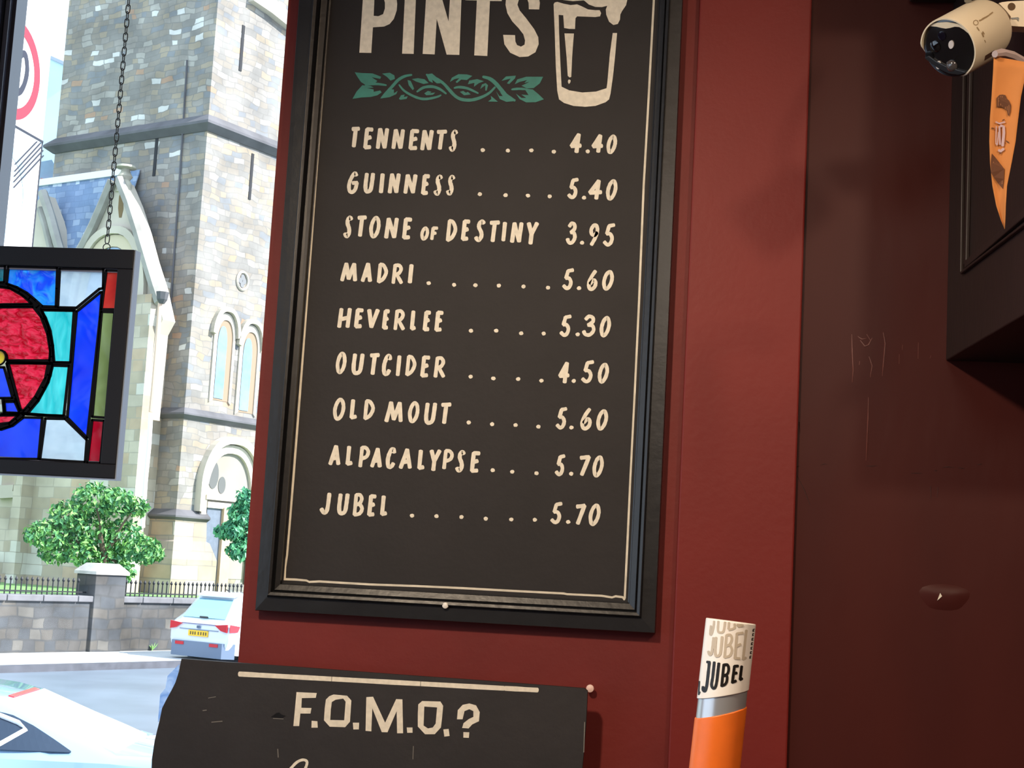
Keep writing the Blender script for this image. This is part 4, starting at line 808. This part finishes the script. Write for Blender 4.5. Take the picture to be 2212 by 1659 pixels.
for cx, dy in ((488, 0), (542, 26)):
    t = sd
    q = MB(); arch_band(q, lancet_pts(RF, cx, 664 + dy, 722 + dy, 724 + dy, .60, t), lancet_pts(RF, cx, 674 + dy, 724 + dy, 727 + dy, .47, t), nd * .16); win_h = q.build('lancet_window', mat('hood_mould_stone', (176, 170, 156), .9, var=.15), tower, label='pointed window under a stone hood')
    q = MB(); arch_band(q, lancet_pts(RF, cx, 677 + dy, 726 + dy, 872 + dy, .46, t), lancet_pts(RF, cx, 692 + dy, 732 + dy, 866 + dy, .34, t), nd * .05); q.build('surround', PALE, win_h)
    q = MB(); q.poly([[p + nd * .012 for p in lancet_pts(RF, cx, 692 + dy, 732 + dy, 866 + dy, .34, t)]]); q.build('reveal', mat('brown_reveal', (150, 128, 108), .9), win_h)
    q = MB(); q.poly([[p + nd * .03 - sd * .12 for p in lancet_pts(RF, cx, 706 + dy, 742 + dy, 862 + dy, .20, t)]]); q.build('leaded_light', LEAD, win_h)
q = MB(); c_ = RF(523, 607); ring_ = [c_ + sd * (.24 * math.cos(a)) + Vector((0, 0, .28 * math.sin(a))) for a in [2 * math.pi * k / 24 for k in range(24)]]
q.tube([p + nd * .02 for p in ring_], .045, 6, closed=True); qf = q.build('quatrefoil', PALE, tower)
q = MB()
for a in (0, 90, 180, 270):
    c2 = c_ + sd * (.09 * math.cos(math.radians(a))) + Vector((0, 0, .12 * math.sin(math.radians(a)))); q.poly([[c2 + nd * (.02 + a * 1e-5) + sd * (.085 * math.cos(e)) + Vector((0, 0, .09 * math.sin(e))) for e in [2 * math.pi * k / 14 for k in range(14)]]])
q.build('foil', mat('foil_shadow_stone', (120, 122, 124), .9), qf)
# doorway with a deep pointed arch
t = sd
q = MB(); arch_band(q, lancet_pts(RF, 500, 944, 1050, 1110, 1.36, t), lancet_pts(RF, 499, 960, 1054, 1110, 1.18, t), nd * .25); dw = q.build('doorway', PALE, tower, label='deep pointed doorway')
q = MB(); arch_band(q, lancet_pts(RF, 499, 962, 1056, 1250, 1.17, t), lancet_pts(RF, 497, 980, 1062, 1250, .95, t), nd * .12); q.build('inner_arch', PALE, dw)
q = MB(); q.poly([[p + nd * .015 for p in lancet_pts(RF, 497, 980, 1062, 1250, .95, t)]]); q.build('tympanum', mat('tympanum_stone', (150, 146, 136), .9, var=.1, vscale=1), dw)
q = MB()
for (px, py, rx, rz) in ((460, 1026, .22, .42), (478, 1048, .16, .26)): c2 = RF(px, py); q.poly([[c2 + nd * .03 + sd * (rx * math.cos(e)) + Vector((0, 0, rz * math.sin(e))) for e in [2 * math.pi * k / 16 for k in range(16)]]])
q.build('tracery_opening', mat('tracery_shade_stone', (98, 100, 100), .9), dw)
q = MB(); q.box(RF(438, 1078), sd * 1.7, nd * .16, (0, 0, .14)); q.box(RF(442, 1096) , sd * 1.2, nd * .12, (0, 0, .18)); q.build('lintel', PALE, dw)
q = MB(); p = RF(434, 1240); ztd = RF(450, 1094).z; q.box(Vector((p.x, p.y, ZG)), sd * .62, nd * .05, (0, 0, ztd - ZG)); q.build('door', mat('blue_grey_door', (104, 114, 130), .6, var=.1), dw)
q = MB(); q.box(Vector((p.x, p.y, ZG)) + sd * .62, sd * .4, nd * .16, (0, 0, ztd - ZG)); q.build('door_jamb', mat('jamb_sandstone', (200, 170, 140), .9, var=.15, vscale=1.5), dw)

# nave: wall, slate roof, gabled window bay
NF = .9                                                            # nave front stands forward of the tower face
NV = lambda px, py, off=0: LF(px, py, NF + off)
zr, xr_ = NV(230, 395), NV(340, 640)
NAVE = mat_stone('nave_stone', [(0, (180, 168, 150)), (.3, (196, 186, 170)), (.6, (188, 168, 146)), (.8, (210, 206, 196))], (170, 162, 150), .7, .34, TH, noise=.3, mortar=.012, wob=.04)
a_r = (NV(300, 900) - Cn).dot(nd); ze = NV(200, 610).z
b = MB(); b.prism([along(Cn, -NF, a_r, ZG), along(Cn, -NF, a_r - 16, ZG), along(Cn, 5, a_r - 16, ZG), along(Cn, 5, min(a_r, -.3), ZG)], (0, 0, ze - ZG)); nave = b.build('nave_wall', NAVE, ch)
SL = mat_stone('blue_slate', [(0, (120, 142, 172)), (.4, (134, 154, 182)), (.75, (150, 168, 190)), (.93, (190, 204, 220))], (112, 132, 160), .35, .22, TH, noise=.25, mortar=.01)
rz = NV(200, 399).z; back = .85
rp0 = on(95, 402, Cn - sd * (NF - back), sd); zrd = rp0.z
a_rf = (NV(252, 420) - Cn).dot(nd)
b = MB(); b.prism([along(Cn, -NF - .2, a_rf, ze), along(Cn, -NF - .2, a_r - 16, ze), along(Cn, -NF + back, a_r - 16, zrd), along(Cn, -NF + back, a_rf, zrd)], (0, 0, .12)); roof = b.build('slate_roof', SL, ch)
b = MB(); b.box(along(Cn, -NF + back - .1, a_r - 16, zrd), nd * (a_rf - a_r + 15.6), sd * .3, (0, 0, .22)); b.build('ridge', mat('white_ridge', (226, 226, 226), .7), roof)
GP = NF + .2                                                       # gable plane
GV = lambda px, py, off=0: LF(px, py, GP + off)
def vert(pts): return [GV(*p) for p in pts]
gpts = [(263, 392), (283, 440), (302, 500), (318, 560), (337, 620), (352, 690), (336, 720), (318, 900), (318, 905), (60, 900), (75, 720), (95, 690), (150, 590), (185, 530), (205, 490), (225, 445), (245, 400)]
b = MB(); b.prism(vert(gpts), sd * .5); gable = b.build('gable', PALE, ch)
b = MB()
pth = [(262, 388), (283, 440), (302, 500), (320, 560), (338, 620), (350, 655)]
L_ = vert(pth); b.tube([p - sd * .1 for p in L_], [.16] * len(L_), 6); L2 = vert([(248, 392), (228, 440), (207, 488), (186, 530), (150, 592)]); b.tube([p - sd * .1 for p in L2], .16, 6)
b.build('gable_coping', mat('grey_coping_stone', (150, 148, 142), .9, var=.2, vscale=1.5), gable)
zf = GV(258, 400)
b = MB(); b.lathe(zf + sd * .2, (0, 0, 1), [(-.2, .26), (.10, .22), (.2, .15), (.32, .23), (.45, .15), (.54, .13), (.58, .32), (.65, .30), (.70, .04)], 12); b.build('finial', mat('finial_stone', (170, 166, 150), .9, var=.3, vscale=3), gable, smooth=True)
b = MB(); b.prism([GV(x, y, .01) for x, y in [(261, 412), (266, 425), (266, 452), (262, 470), (257, 470), (255, 450), (257, 425)]], sd * .05); b.build('gable_slit', mat('brown_slit', (120, 100, 70), .9), gable)
# big arch within the gable
q = MB(); arch_band(q, lancet_pts(GV, 248, 490, 640, 900, 1.62, nd, .02), lancet_pts(GV, 247, 506, 645, 900, 1.38, nd, .02), -sd * .14); bwn = q.build('arched_window', PALE, gable, label='tall pointed window')
q = MB(); arch_band(q, lancet_pts(GV, 247, 508, 645, 900, 1.37, nd, .03), lancet_pts(GV, 244, 533, 650, 900, 1.0, nd, .03), -sd * .04); q.build('window_moulding', mat('moulding_shade', (196, 184, 160), .9), bwn)
q = MB(); q.poly([[p - sd * .02 for p in lancet_pts(GV, 244, 535, 650, 900, 1.0, nd, .03)]]); q.build('leaded_light', LEAD, bwn)
# neighbouring gable at the far left
q = MB(); q.prism([GV(x, y) for x, y in [(93, 420), (112, 470), (128, 530), (150, 600), (165, 690), (20, 690), (40, 520), (75, 440)]], sd * .5); g2 = q.build('gable', PALE, ch)
q = MB(); q.tube([GV(x, y, .05) for x, y in [(92, 415), (110, 470), (126, 530), (148, 600)]], .16, 6); q.tube([GV(x, y, .05) for x, y in [(86, 450), (98, 490), (110, 540), (124, 600)]], .11, 6); q.build('gable_coping', mat('grey_coping_stone_b', (158, 156, 150), .9, var=.2, vscale=1.5), g2)
# band and piers along the nave, small blind arch, rain pipe
q = MB(); z_ = GV(300, 885).z; q.box(along(Cn, -GP - .12, a_r - 8, z_), nd * 8.3, sd * .3, (0, 0, .22)); q.build('sill_band', mat('sill_stone', (176, 172, 168), .9, var=.15, vscale=1.5), nave)
q = MB(); p = [GV(x, y, .0) for x, y in [(262, 930), (275, 925), (290, 945), (296, 985)]]; q.tube(p, .10, 6); q.build('hood_mould', mat('hood_stone', (186, 178, 166), .9), nave)
for x0, x1 in ((282, 322), (60, 78)):
    q = MB(); pA, pB = NV(x0, 1000), NV(x1, 1000); pA.z = ZG; q.box(pA, nd * (pB - pA).dot(nd), -sd * .45, (0, 0, ze - .6 - ZG)); q.build('buttress', NAVE, nave)
q = MB(); q.tube([GV(x, y, .3) for x, y in [(346, 655), (338, 760), (331, 840), (326, 890)]], .07, 8); rpz = q.build('rain_pipe', mat('pinkish_pipe', (206, 176, 156), .6), ch, smooth=True, label='pinkish upper rain pipe')
q = MB(); q.tube([GV(x, y, .3) for x, y in [(326, 892), (322, 960), (314, 1040), (308, 1140)]], .07, 8); q.build('rain_pipe', mat('white_pipe', (232, 230, 224), .5), ch, smooth=True, label='white lower rain pipe')
q = MB(); q.lathe(GV(351, 640, .3), (0, 0, -1), [(-.12, .20), (.10, .16), (.22, .08)], 8); q.build('rain_hopper', DKST, ch)
q = MB(); q.prism([NV(x, y, .02) for x, y in [(2, 1050), (40, 1048), (38, 1062), (60, 1060), (52, 1075), (0, 1078)]], -sd * .2); q.build('stone_ledge', PALE, nave)

# pale blue building beyond
DB = 75
hb_ = thing('pale_house', depth(112, 400, DB), 'pale blue rendered house beyond the church at the left', 'house')
def pl(x, y, o=0): return on(x, y, depth(112, 300, DB) + Vector((0, o, 0)), Vector((0, 1, 0)))
b = MB(); hp = [pl(x, y) for x, y in [(104, 122), (172, 152), (152, 560), (60, 560)]]; hp[2].z = hp[3].z = ZS; b.prism(hp, (0, 6, 0)); b.build('wall', mat('pale_blue_render', (196, 222, 236), .8, var=.06, vscale=.5), hb_)
b = MB(); b.prism([pl(x, y, -.1) for x, y in [(100, 116), (178, 150), (178, 158), (102, 124)]], (0, 6.3, 0)); b.build('roof_edge', mat('grey_eaves', (160, 172, 190), .7), hb_)
b = MB(); b.prism([pl(x, y, -.8) for x, y in [(84, 350), (112, 345), (140, 396), (84, 398)]], (0, .6, 0)); b.build('lower_roof', mat('blue_slate_plain', (110, 134, 156), .6, var=.2, vscale=1), hb_)
b = MB(); b.prism([pl(x, y, -1.0) for x, y in [(88, 384), (108, 390), (122, 398), (88, 398)]], (0, .2, 0)); b.build('roof_flashing', mat('red_tiles', (170, 104, 100), .8), hb_)

# trees in the churchyard
def tree(name, label, blobs, D, seed, cols, trunk):
    root = thing(name, depth(*trunk[-1], D), label, 'tree', None); rn = random.Random(seed); parts = [MB(), MB()]
    for (cx, cy, r, dn) in blobs:
        c_ = depth(cx, cy, D + rn.uniform(-.5, .5)); R_ = r / FPX * D
        for k in range(int(dn * 1.5)):
            v = Vector((rn.gauss(0, 1), rn.gauss(0, 1), rn.gauss(0, 1))).normalized() * (R_ * rn.uniform(.35, 1.05) ** .6)
            v.z *= .8; p = c_ + v; n_ = (v.normalized() * .6 + Vector((rn.uniform(-1, 1), rn.uniform(-1, 1), rn.uniform(-.2, 1)))).normalized()
            u = n_.cross(Vector((rn.uniform(-1, 1), rn.uniform(-1, 1), .3))).normalized(); w_ = n_.cross(u); s_ = rn.uniform(.055, .105)
            parts[k % 2].add([p - u * s_, p + w_ * s_ * .55 + n_ * .02, p + u * s_ * 1.1, p - w_ * s_ * .55 + n_ * .02], [(0, 1, 2, 3)])
    for q, c_ in zip(parts, cols): q.build('foliage', c_, root, kind=None)
    q = MB(); T = [depth(x, y, D) for x, y in trunk]; q.tube(T, [.05 + .03 * i for i in range(len(T))], 8)
    for (cx, cy, r, dn) in blobs[::2]: q.tube([T[1], T[1].lerp(depth(cx, cy, D), .6) + Vector((0, 0, .1)), depth(cx, cy, D)], [.045, .03, .015], 6)
    q.build('trunk', mat(name + '_bark', (92, 80, 66), .9), root)
def leafmat(n, c1, c2):
    m = mat(n, c1, .55, var=.3, vscale=3, rgb2=c2); return m
LG, LD = leafmat('leaf_light', (140, 192, 104), (92, 156, 84)), leafmat('leaf_dark', (80, 146, 84), (50, 108, 72))
zgd = 1262
tree('broad_tree', 'spreading green tree behind the pier of the churchyard wall', [(105, 1155, 42, 260), (150, 1115, 45, 260), (205, 1080, 50, 260), (255, 1085, 40, 200), (295, 1095, 28, 120), (190, 1150, 60, 420), (260, 1165, 55, 380), (310, 1190, 38, 240), (240, 1205, 40, 220), (120, 1190, 36, 170), (180, 1195, 36, 160), (335, 1195, 20, 70), (265, 1235, 30, 110), (75, 1155, 26, 90)], 38.5, 3, (LG, LD), [(215, 1150), (225, 1200), (232, 1258)])
tree('young_tree', 'green tree by the church doorway at the edge of the red pier', [(520, 1110, 30, 260), (500, 1145, 26, 200), (530, 1160, 34, 280), (480, 1150, 18, 90), (515, 1190, 26, 170), (545, 1120, 36, 260), (540, 1190, 30, 200), (530, 1075, 22, 120)], 40.5, 8, (leafmat('leaf_blue_light', (112, 188, 130), (70, 150, 104)), leafmat('leaf_blue_dark', (60, 138, 96), (40, 104, 80))), [(535, 1150), (535, 1200), (532, 1262)])
q = MB(); rn = random.Random(5)
wp = along(WA, (on(326, 1400, WA, nd) - WA).dot(sd), .06, ZS + .13)
for k in range(9):
    d_ = Vector((rn.uniform(-1, 1), rn.uniform(-1, 1), 1.6)).normalized(); t_ = d_.cross(Vector((1, 0, 0))).normalized() * .03; L3 = rn.uniform(.12, .24); q.add([wp - t_, wp + d_ * L3 * .6 + t_, wp + d_ * L3, wp + d_ * L3 * .5 - t_], [(0, 1, 2, 3)])
tag(q.build('weed', LG), 'small green weed at the foot of the churchyard wall', 'weed')

# ------------------------------------------------------------------ parked cars
def car(name, label, origin, fwd, secs, paint, extra):
    """secs: x, zb, zw, zr, wb, ww, wr (x forward from the rear bumper)"""
    root = thing(name, origin, label, 'car'); fwd = fwd.normalized(); lf = Vector((-fwd.y, fwd.x, 0)); o = Vector(origin)
    Wp = lambda x, y, z: o + fwd * x + lf * y + Vector((0, 0, z))
    b = MB(); S3 = []
    for (x, zb_, zw, zr_, wb_, ww, wr) in secs:
        h = [(wb_, zb_), (ww, zb_ + (zw - zb_) * .35), (ww, zb_ + (zw - zb_) * .75), (ww * .97, zw), (wr * 1.02, zr_ - .05 * min(1, (zr_ - zw) * 5)), (wr * .8, zr_)]
        S3.append([Wp(x, y, z) for y, z in h] + [Wp(x, -y, z) for y, z in reversed(h)])
    b.loft(S3); body = b.build('body', paint, root, smooth=True)
    extra(root, body, Wp, fwd, lf); return root
def wheel(root, Wp, lf, x, y, r):
    q = MB(); q.lathe(Wp(x, y - .11, r), lf, [(0, r * .6), (.01, r * .92), (.05, r), (.17, r), (.21, r * .92), (.22, r * .6)], 28); w_ = q.build('wheel', mat('tyre', (40, 42, 46), .8), root, smooth=True)
    q = MB(); q.lathe(Wp(x, y - .115, r), lf, [(0, r * .62), (.23, r * .62)], 20); q.build('rim', mat('alloy', (150, 154, 160), .3, metal=.7), w_)
WCAR = mat('silver_white_car_paint', (226, 234, 242), .15, coat=.8)
GLC = mat('car_glass', (168, 206, 218), .03, metal=.85)
RL = mat('red_lamp', (200, 50, 60), .2, coat=.6)
secsA = [(0, .42, .86, .88, .78, .86, .84), (.02, .38, .93, .95, .82, .90, .84), (.10, .33, .98, 1.02, .85, .92, .80), (.28, .28, 1.02, 1.22, .87, .93, .74), (.52, .26, 1.04, 1.52, .88, .93, .66), (.62, .25, 1.04, 1.60, .88, .93, .65), (.95, .25, 1.04, 1.65, .88, .93, .66), (2.0, .25, 1.02, 1.67, .88, .93, .68), (2.9, .25, 1.0, 1.56, .88, .92, .66), (3.6, .25, .98, 1.03, .88, .92, .72), (4.5, .30, .84, .88, .84, .88, .70), (4.65, .4, .7, .72, .75, .8, .6)]
def exA(root, body, Wp, fwd, lf):
    def slab(name, pts, m, lift, parent=root, label=None, th=.012):
        q = MB(); q.prism([Wp(*p) for p in pts], lift); return q.build(name, m, parent, label=label)
    up = (Vector((0, 0, .10)) - fwd * .10) * .12
    gl = slab('rear_window', [(.135, .66, 1.065), (.135, 0, 1.045), (.135, -.66, 1.065), (.50, -.52, 1.50), (.50, .52, 1.50)], GLC, up)
    slab('wiper', [(.125, .12, 1.062), (.125, -.12, 1.062), (.145, -.12, 1.085), (.145, .12, 1.085)], BLACK, up * 2.2, gl)
    slab('spoiler', [(.44, .58, 1.55), (.44, -.58, 1.55), (.70, -.60, 1.635), (.70, .60, 1.635)], WCAR, Vector((0, 0, .03)))
    b_ = -fwd * .03
    slab('tail_light', [(-.005, .88, .97), (-.005, .50, .935), (-.005, .70, .82), (-.005, .88, .79)], RL, b_ - fwd * .005); slab('tail_light', [(-.005, -.88, .97), (-.005, -.50, .935), (-.005, -.70, .82), (-.005, -.88, .79)], RL, b_ - fwd * .005)
    slab('tail_light', [(.0, -.935, .97), (.32, -.945, .93), (.25, -.945, .80), (.0, -.935, .79)], RL, -lf * .01)
    slab('light_strip', [(-.004, .52, .945), (-.004, -.52, .945), (-.004, -.52, .925), (-.004, .52, .925)], mat('strip_grey', (120, 120, 150), .3), b_)
    np_ = slab('number_plate', [(-.005, .30, .79), (-.005, -.30, .79), (-.005, -.30, .66), (-.005, .30, .66)], mat('yellow_plate', (242, 196, 60), .4), b_, label='yellow number plate')
    q = MB()
    for k, y in enumerate((.24, .17, .10, .0, -.08, -.16, -.23)): q.box(Wp(-.037, y, .69), lf * -.035, Vector((0, 0, .07)), -fwd * .002)
    q.build('plate_lettering', mat('plate_ink', (96, 84, 50), .6), np_)
    slab('badge', [(-.005, .05, .90), (-.005, -.05, .90), (-.005, -.05, .84), (-.005, .05, .84)], mat('badge_chrome', (120, 140, 170), .2, metal=.6), b_)
    slab('hatch_line', [(-.004, .6, .815), (-.004, -.6, .815), (-.004, -.6, .80), (-.004, .6, .80)], mat('seam_grey', (120, 140, 165), .4), b_ * .5)
    bmp = mat('bumper_grey', (112, 128, 150), .45)
    q = MB(); q.loft([[Wp(x, y, z) for x, y in ((-.05, .78), (.2, .95), (.2, -.95), (-.05, -.78))] for z in (.20, .54)]); bm_ = q.build('rear_bumper', bmp, root)
    for sgn in (1, -1): slab('reflector', [(-.045, .66 * sgn, .52), (-.045, .40 * sgn, .52), (-.045, .40 * sgn, .45), (-.045, .66 * sgn, .45)], RL, -fwd * .02, bm_)
    slab('side_window', [(.75, -.895, 1.08), (2.9, -.895, 1.06), (2.75, -.70, 1.50), (.95, -.70, 1.56)], GLC, -lf * .012)
    q = MB(); q.tube([Wp(.9, 0, 1.65), Wp(.86, 0, 1.70), Wp(.78, 0, 1.72)], .014, 6); q.build('aerial', BLACK, root)
    for x in (.85, 3.7):
        for y in (.80, -.80): wheel(root, Wp, lf, x, y, .34)
hd = sd
oA = onz(424, 1438, ZS)
car('parked_suv', 'silver white hatchback SUV parked by the churchyard wall seen from behind', oA, hd, secsA, WCAR, exA)

BCAR = mat('blue_grey_car_paint', (132, 164, 196), .18, coat=.8)
secsB = [(0, .45, .92, .97, .70, .80, .76), (.06, .34, 1.0, 1.06, .76, .85, .80), (.30, .28, 1.03, 1.09, .82, .89, .80), (.62, .25, 1.05, 1.085, .84, .90, .76), (1.04, .24, 1.05, 1.25, .86, .90, .65), (1.44, .24, 1.05, 1.41, .86, .90, .60), (1.62, .24, 1.05, 1.45, .86, .90, .60), (1.9, .24, 1.04, 1.48, .86, .90, .60), (2.5, .24, 1.02, 1.47, .86, .90, .60), (3.2, .24, 1.0, 1.17, .86, .89, .64), (3.45, .24, .96, 1.02, .86, .88, .70), (4.3, .28, .80, .86, .82, .86, .66), (4.5, .36, .64, .68, .72, .78, .6)]
def interp(x):
    for a, c in zip(secsB, secsB[1:]):
        if a[0] <= x <= c[0]: t = (x - a[0]) / (c[0] - a[0]); return [p + (q - p) * t for p, q in zip(a, c)]
def exB(root, body, Wp, fwd, lf):
    sdn = 1 if (lf.dot(CAM - Vector(root.location)) > 0) else -1
    def slab(name, pts, m, lift, parent=root, label=None):
        q = MB(); q.prism([Wp(*p) for p in pts], lift); return q.build(name, m, parent, label=label)
    def top(name, xs, m, k, lift, parent=root, label=None, ins=0):
        q = MB(); P = []
        for x in xs:
            c = interp(x); y = min(c[6] * .8 - ins, k)
            for l_ in (-.01, lift): P += [Wp(x, y, c[3] + l_), Wp(x, -y, c[3] + l_)]
        for i in range(len(xs) - 1):
            a, e = 4 * i, 4 * i + 4; q.f += [(a + 2, a + 3, e + 3, e + 2), (a, a + 2, e + 2, e), (a + 1, e + 1, e + 3, a + 3)]
        q.v = P; n = 4 * (len(xs) - 1); q.f += [(0, 1, 3, 2), (n, n + 2, n + 3, n + 1)]
        return q.build(name, m, parent, label=label)
    gl = top('rear_window', [.64, .8, 1.04, 1.25, 1.43], mat('painted_sky_glass', (248, 250, 250), .22, metal=.35, coat=.6), .58, .006)  # sky reflection whitened into the base colour
    top('brake_light', [1.435, 1.475], RL, .36, .010, gl)
    GD = mat('dark_side_glass', (40, 54, 72), .25, spec=.4); s = sdn
    def sp(x, z, o=.006):
        c = interp(x); z0, z1 = c[2], c[3] - .05 * min(1, (c[3] - c[2]) * 5); t = max(0, min(1, (z - z0) / max(.02, z1 - z0))); return (x, s * (c[5] * .97 + (c[6] * 1.02 - c[5] * .97) * t + o), z)
    def side(name, xz, m, parent=root, o=.026, label=None):
        q = MB(); P = [Wp(*sp(x, z, o)) for x, z in xz]; q.prism(P, lf * (-s * .02)); return q.build(name, m, parent, label=label)
    up_ = [(.9, 1.115), (1.04, 1.18), (1.2, 1.26), (1.36, 1.325), (1.62, 1.37), (1.95, 1.395), (2.45, 1.37), (2.95, 1.13)]
    q = MB(); xs = [.9 + .05 * k for k in range(42)]
    for x in xs:
        zt = next(a[1] + (c[1] - a[1]) * (x - a[0]) / (c[0] - a[0]) for a, c in zip(up_, up_[1:]) if a[0] <= x + 1e-9 <= c[0] + 1e-6)
        for f in (0, .5, 1): q.v.append(Wp(*sp(x, 1.108 + (zt - 1.108) * f, .034)))
    q.f = [(3 * i + k, 3 * i + k + 1, 3 * i + k + 4, 3 * i + k + 3) for i in range(len(xs) - 1) for k in range(2)]
    sw = q.build('side_window', GD, root); sw.modifiers.new('glass', 'SOLIDIFY').thickness = .006
    q = MB(); P = [Wp(*sp(x, z, .040)) for x, z in ((2.4, 1.105), (1.8, 1.112), (1.45, 1.118), (1.38, 1.14), (1.24, 1.235), (1.30, 1.275), (1.60, 1.37), (1.95, 1.40), (2.45, 1.385))]; q.tube(P, .017, 8); q.build('window_trim', mat('bright_trim', (240, 244, 248), .3), root, smooth=True, label='bright window trim')
    for sg_ in (1, -1): slab('tail_light', [(.02, .80 * sg_, .96), (.0, .5 * sg_, .96), (.0, .5 * sg_, .84), (.02, .80 * sg_, .84)], RL, -fwd * .03)
    for x in (.95, 3.6):
        for y in (.78, -.78): wheel(root, Wp, lf, x, y, .33)
rw = Vector((math.cos(math.radians(10)), math.sin(math.radians(10)), 0)); fw = -rw
gp = onz(20, 1513, ZS + 1.40)                                      # near top corner of the rear glass
lfB = Vector((-fw.y, fw.x, 0)); sB = 1 if lfB.dot(CAM - gp) > 0 else -1
oB = gp - fw * 1.44 - lfB * (.46 * sB); oB.z = ZS
car('parked_saloon', 'blue grey saloon car parked below the window with a bright rear screen', oB, fw, secsB, BCAR, exB)

# ------------------------------------------------------------------ traffic sign
DS = 9.4
cy, sy = math.sin(math.radians(12)), math.cos(math.radians(12))
sdir = camv(cy, 0, -sy); sdir.z = 0; sdir.normalize(); snrm = Vector((sdir.y, -sdir.x, 0))
sp0 = depth(102, 200, DS)
SG = lambda px, py, l=0: on(px, py, sp0 + snrm * (l + .001), snrm)
sign = thing('traffic_sign', Vector((sp0.x, sp0.y, ZS)) - sdir * .4, 'white traffic sign with red ring seen edge on past the window frame', 'traffic sign')
pe = SG(110, 120); rgt = (pe - sp0).dot(sdir)
wS = .80; pz = lambda d_, z: sp0 + sdir * d_ + Vector((0, 0, z - sp0.z))
zT, zM, zB = SG(90, -60).z, SG(95, 309).z, SG(84, 600).z
SW = mat('sign_white', (240, 240, 240), .4)
for z0, z1 in ((zM, zT), (zB, zM - .012)):
    q = MB(); q.prism([pz(rgt - wS, z0), pz(rgt, z0), pz(rgt, z1), pz(rgt - wS, z1)], -snrm * .01); pt_ = q.build('plate', SW, sign, bevel=.003)
    if z0 == zM:
        c_ = pz(rgt - wS / 2, SG(34, 150).z); q = MB(); n = 48; R1, R2 = .30, .235
        P = [c_ + snrm * .003 + sdir * (r * math.cos(2 * math.pi * k / n)) + Vector((0, 0, r * math.sin(2 * math.pi * k / n))) for r in (R1, R2) for k in range(n)]
        q.add(P, [(k, (k + 1) % n, n + (k + 1) % n, n + k) for k in range(n)]); q.build('red_ring', mat('sign_red', (225, 40, 58), .4), pt_)
        q = MB(); pr_ = lambda x, y, l: c_ + snrm * (.004 + l) + sdir * x + Vector((0, 0, y))
        for ch_, x0 in (('2', -.16), ('0', .015)): glyphq(q, ch_, (x0, .12), (x0 + .13, .12), (x0 + .13, -.12), (x0, -.12), .04, pr_)
        q.build('numerals', mat('sign_black', (40, 42, 56), .5), pt_)
    else:
        c_ = pz(rgt - wS / 2, SG(30, 425).z); q = MB(); n = 48
        P = [c_ + snrm * .003 + sdir * (r * math.cos(2 * math.pi * k / n)) + Vector((0, 0, r * math.sin(2 * math.pi * k / n))) for r in (.29, .235) for k in range(n)]
        q.add(P, [(k, (k + 1) % n, n + (k + 1) % n, n + k) for k in range(n)])
        pr_ = lambda x, y, l: c_ + snrm * (.0035 + l) + sdir * x + Vector((0, 0, y)); stroke(q, [(-.2, .02), (.1, -.21)], .06, pr_); q.build('pale_ring', mat('sign_pale_blue', (170, 215, 240), .4), pt_)
        q = MB(); pr2 = lambda px, py, l: SG(px, py, .006 + l)
        for a, c2 in (((80, 306), (33, 355)), ((88, 309), (32, 370)), ((91, 316), (31, 381)), ((93, 325), (30, 393)), ((94, 336), (30, 405))): stroke(q, [a, c2], 3.2, pr2)
        q.build('cancel_bars', mat('sign_black_b', (40, 44, 56), .5), pt_)
        q = MB(); q.box(pz(rgt - wS, zM - .006), sdir * wS, snrm * .006, Vector((0, 0, .014))); q.box(pz(rgt - .010, zB), sdir * .010, snrm * .004, Vector((0, 0, zM - zB))); q.build('black_border', mat('sign_black_c', (36, 40, 52), .5), pt_)
q = MB(); q.tube([pz(rgt - wS / 2, ZS) - snrm * .05, pz(rgt - wS / 2, zT - .02) - snrm * .05], .038, 12); q.build('post', mat('grey_post', (130, 136, 142), .5), sign, smooth=True)
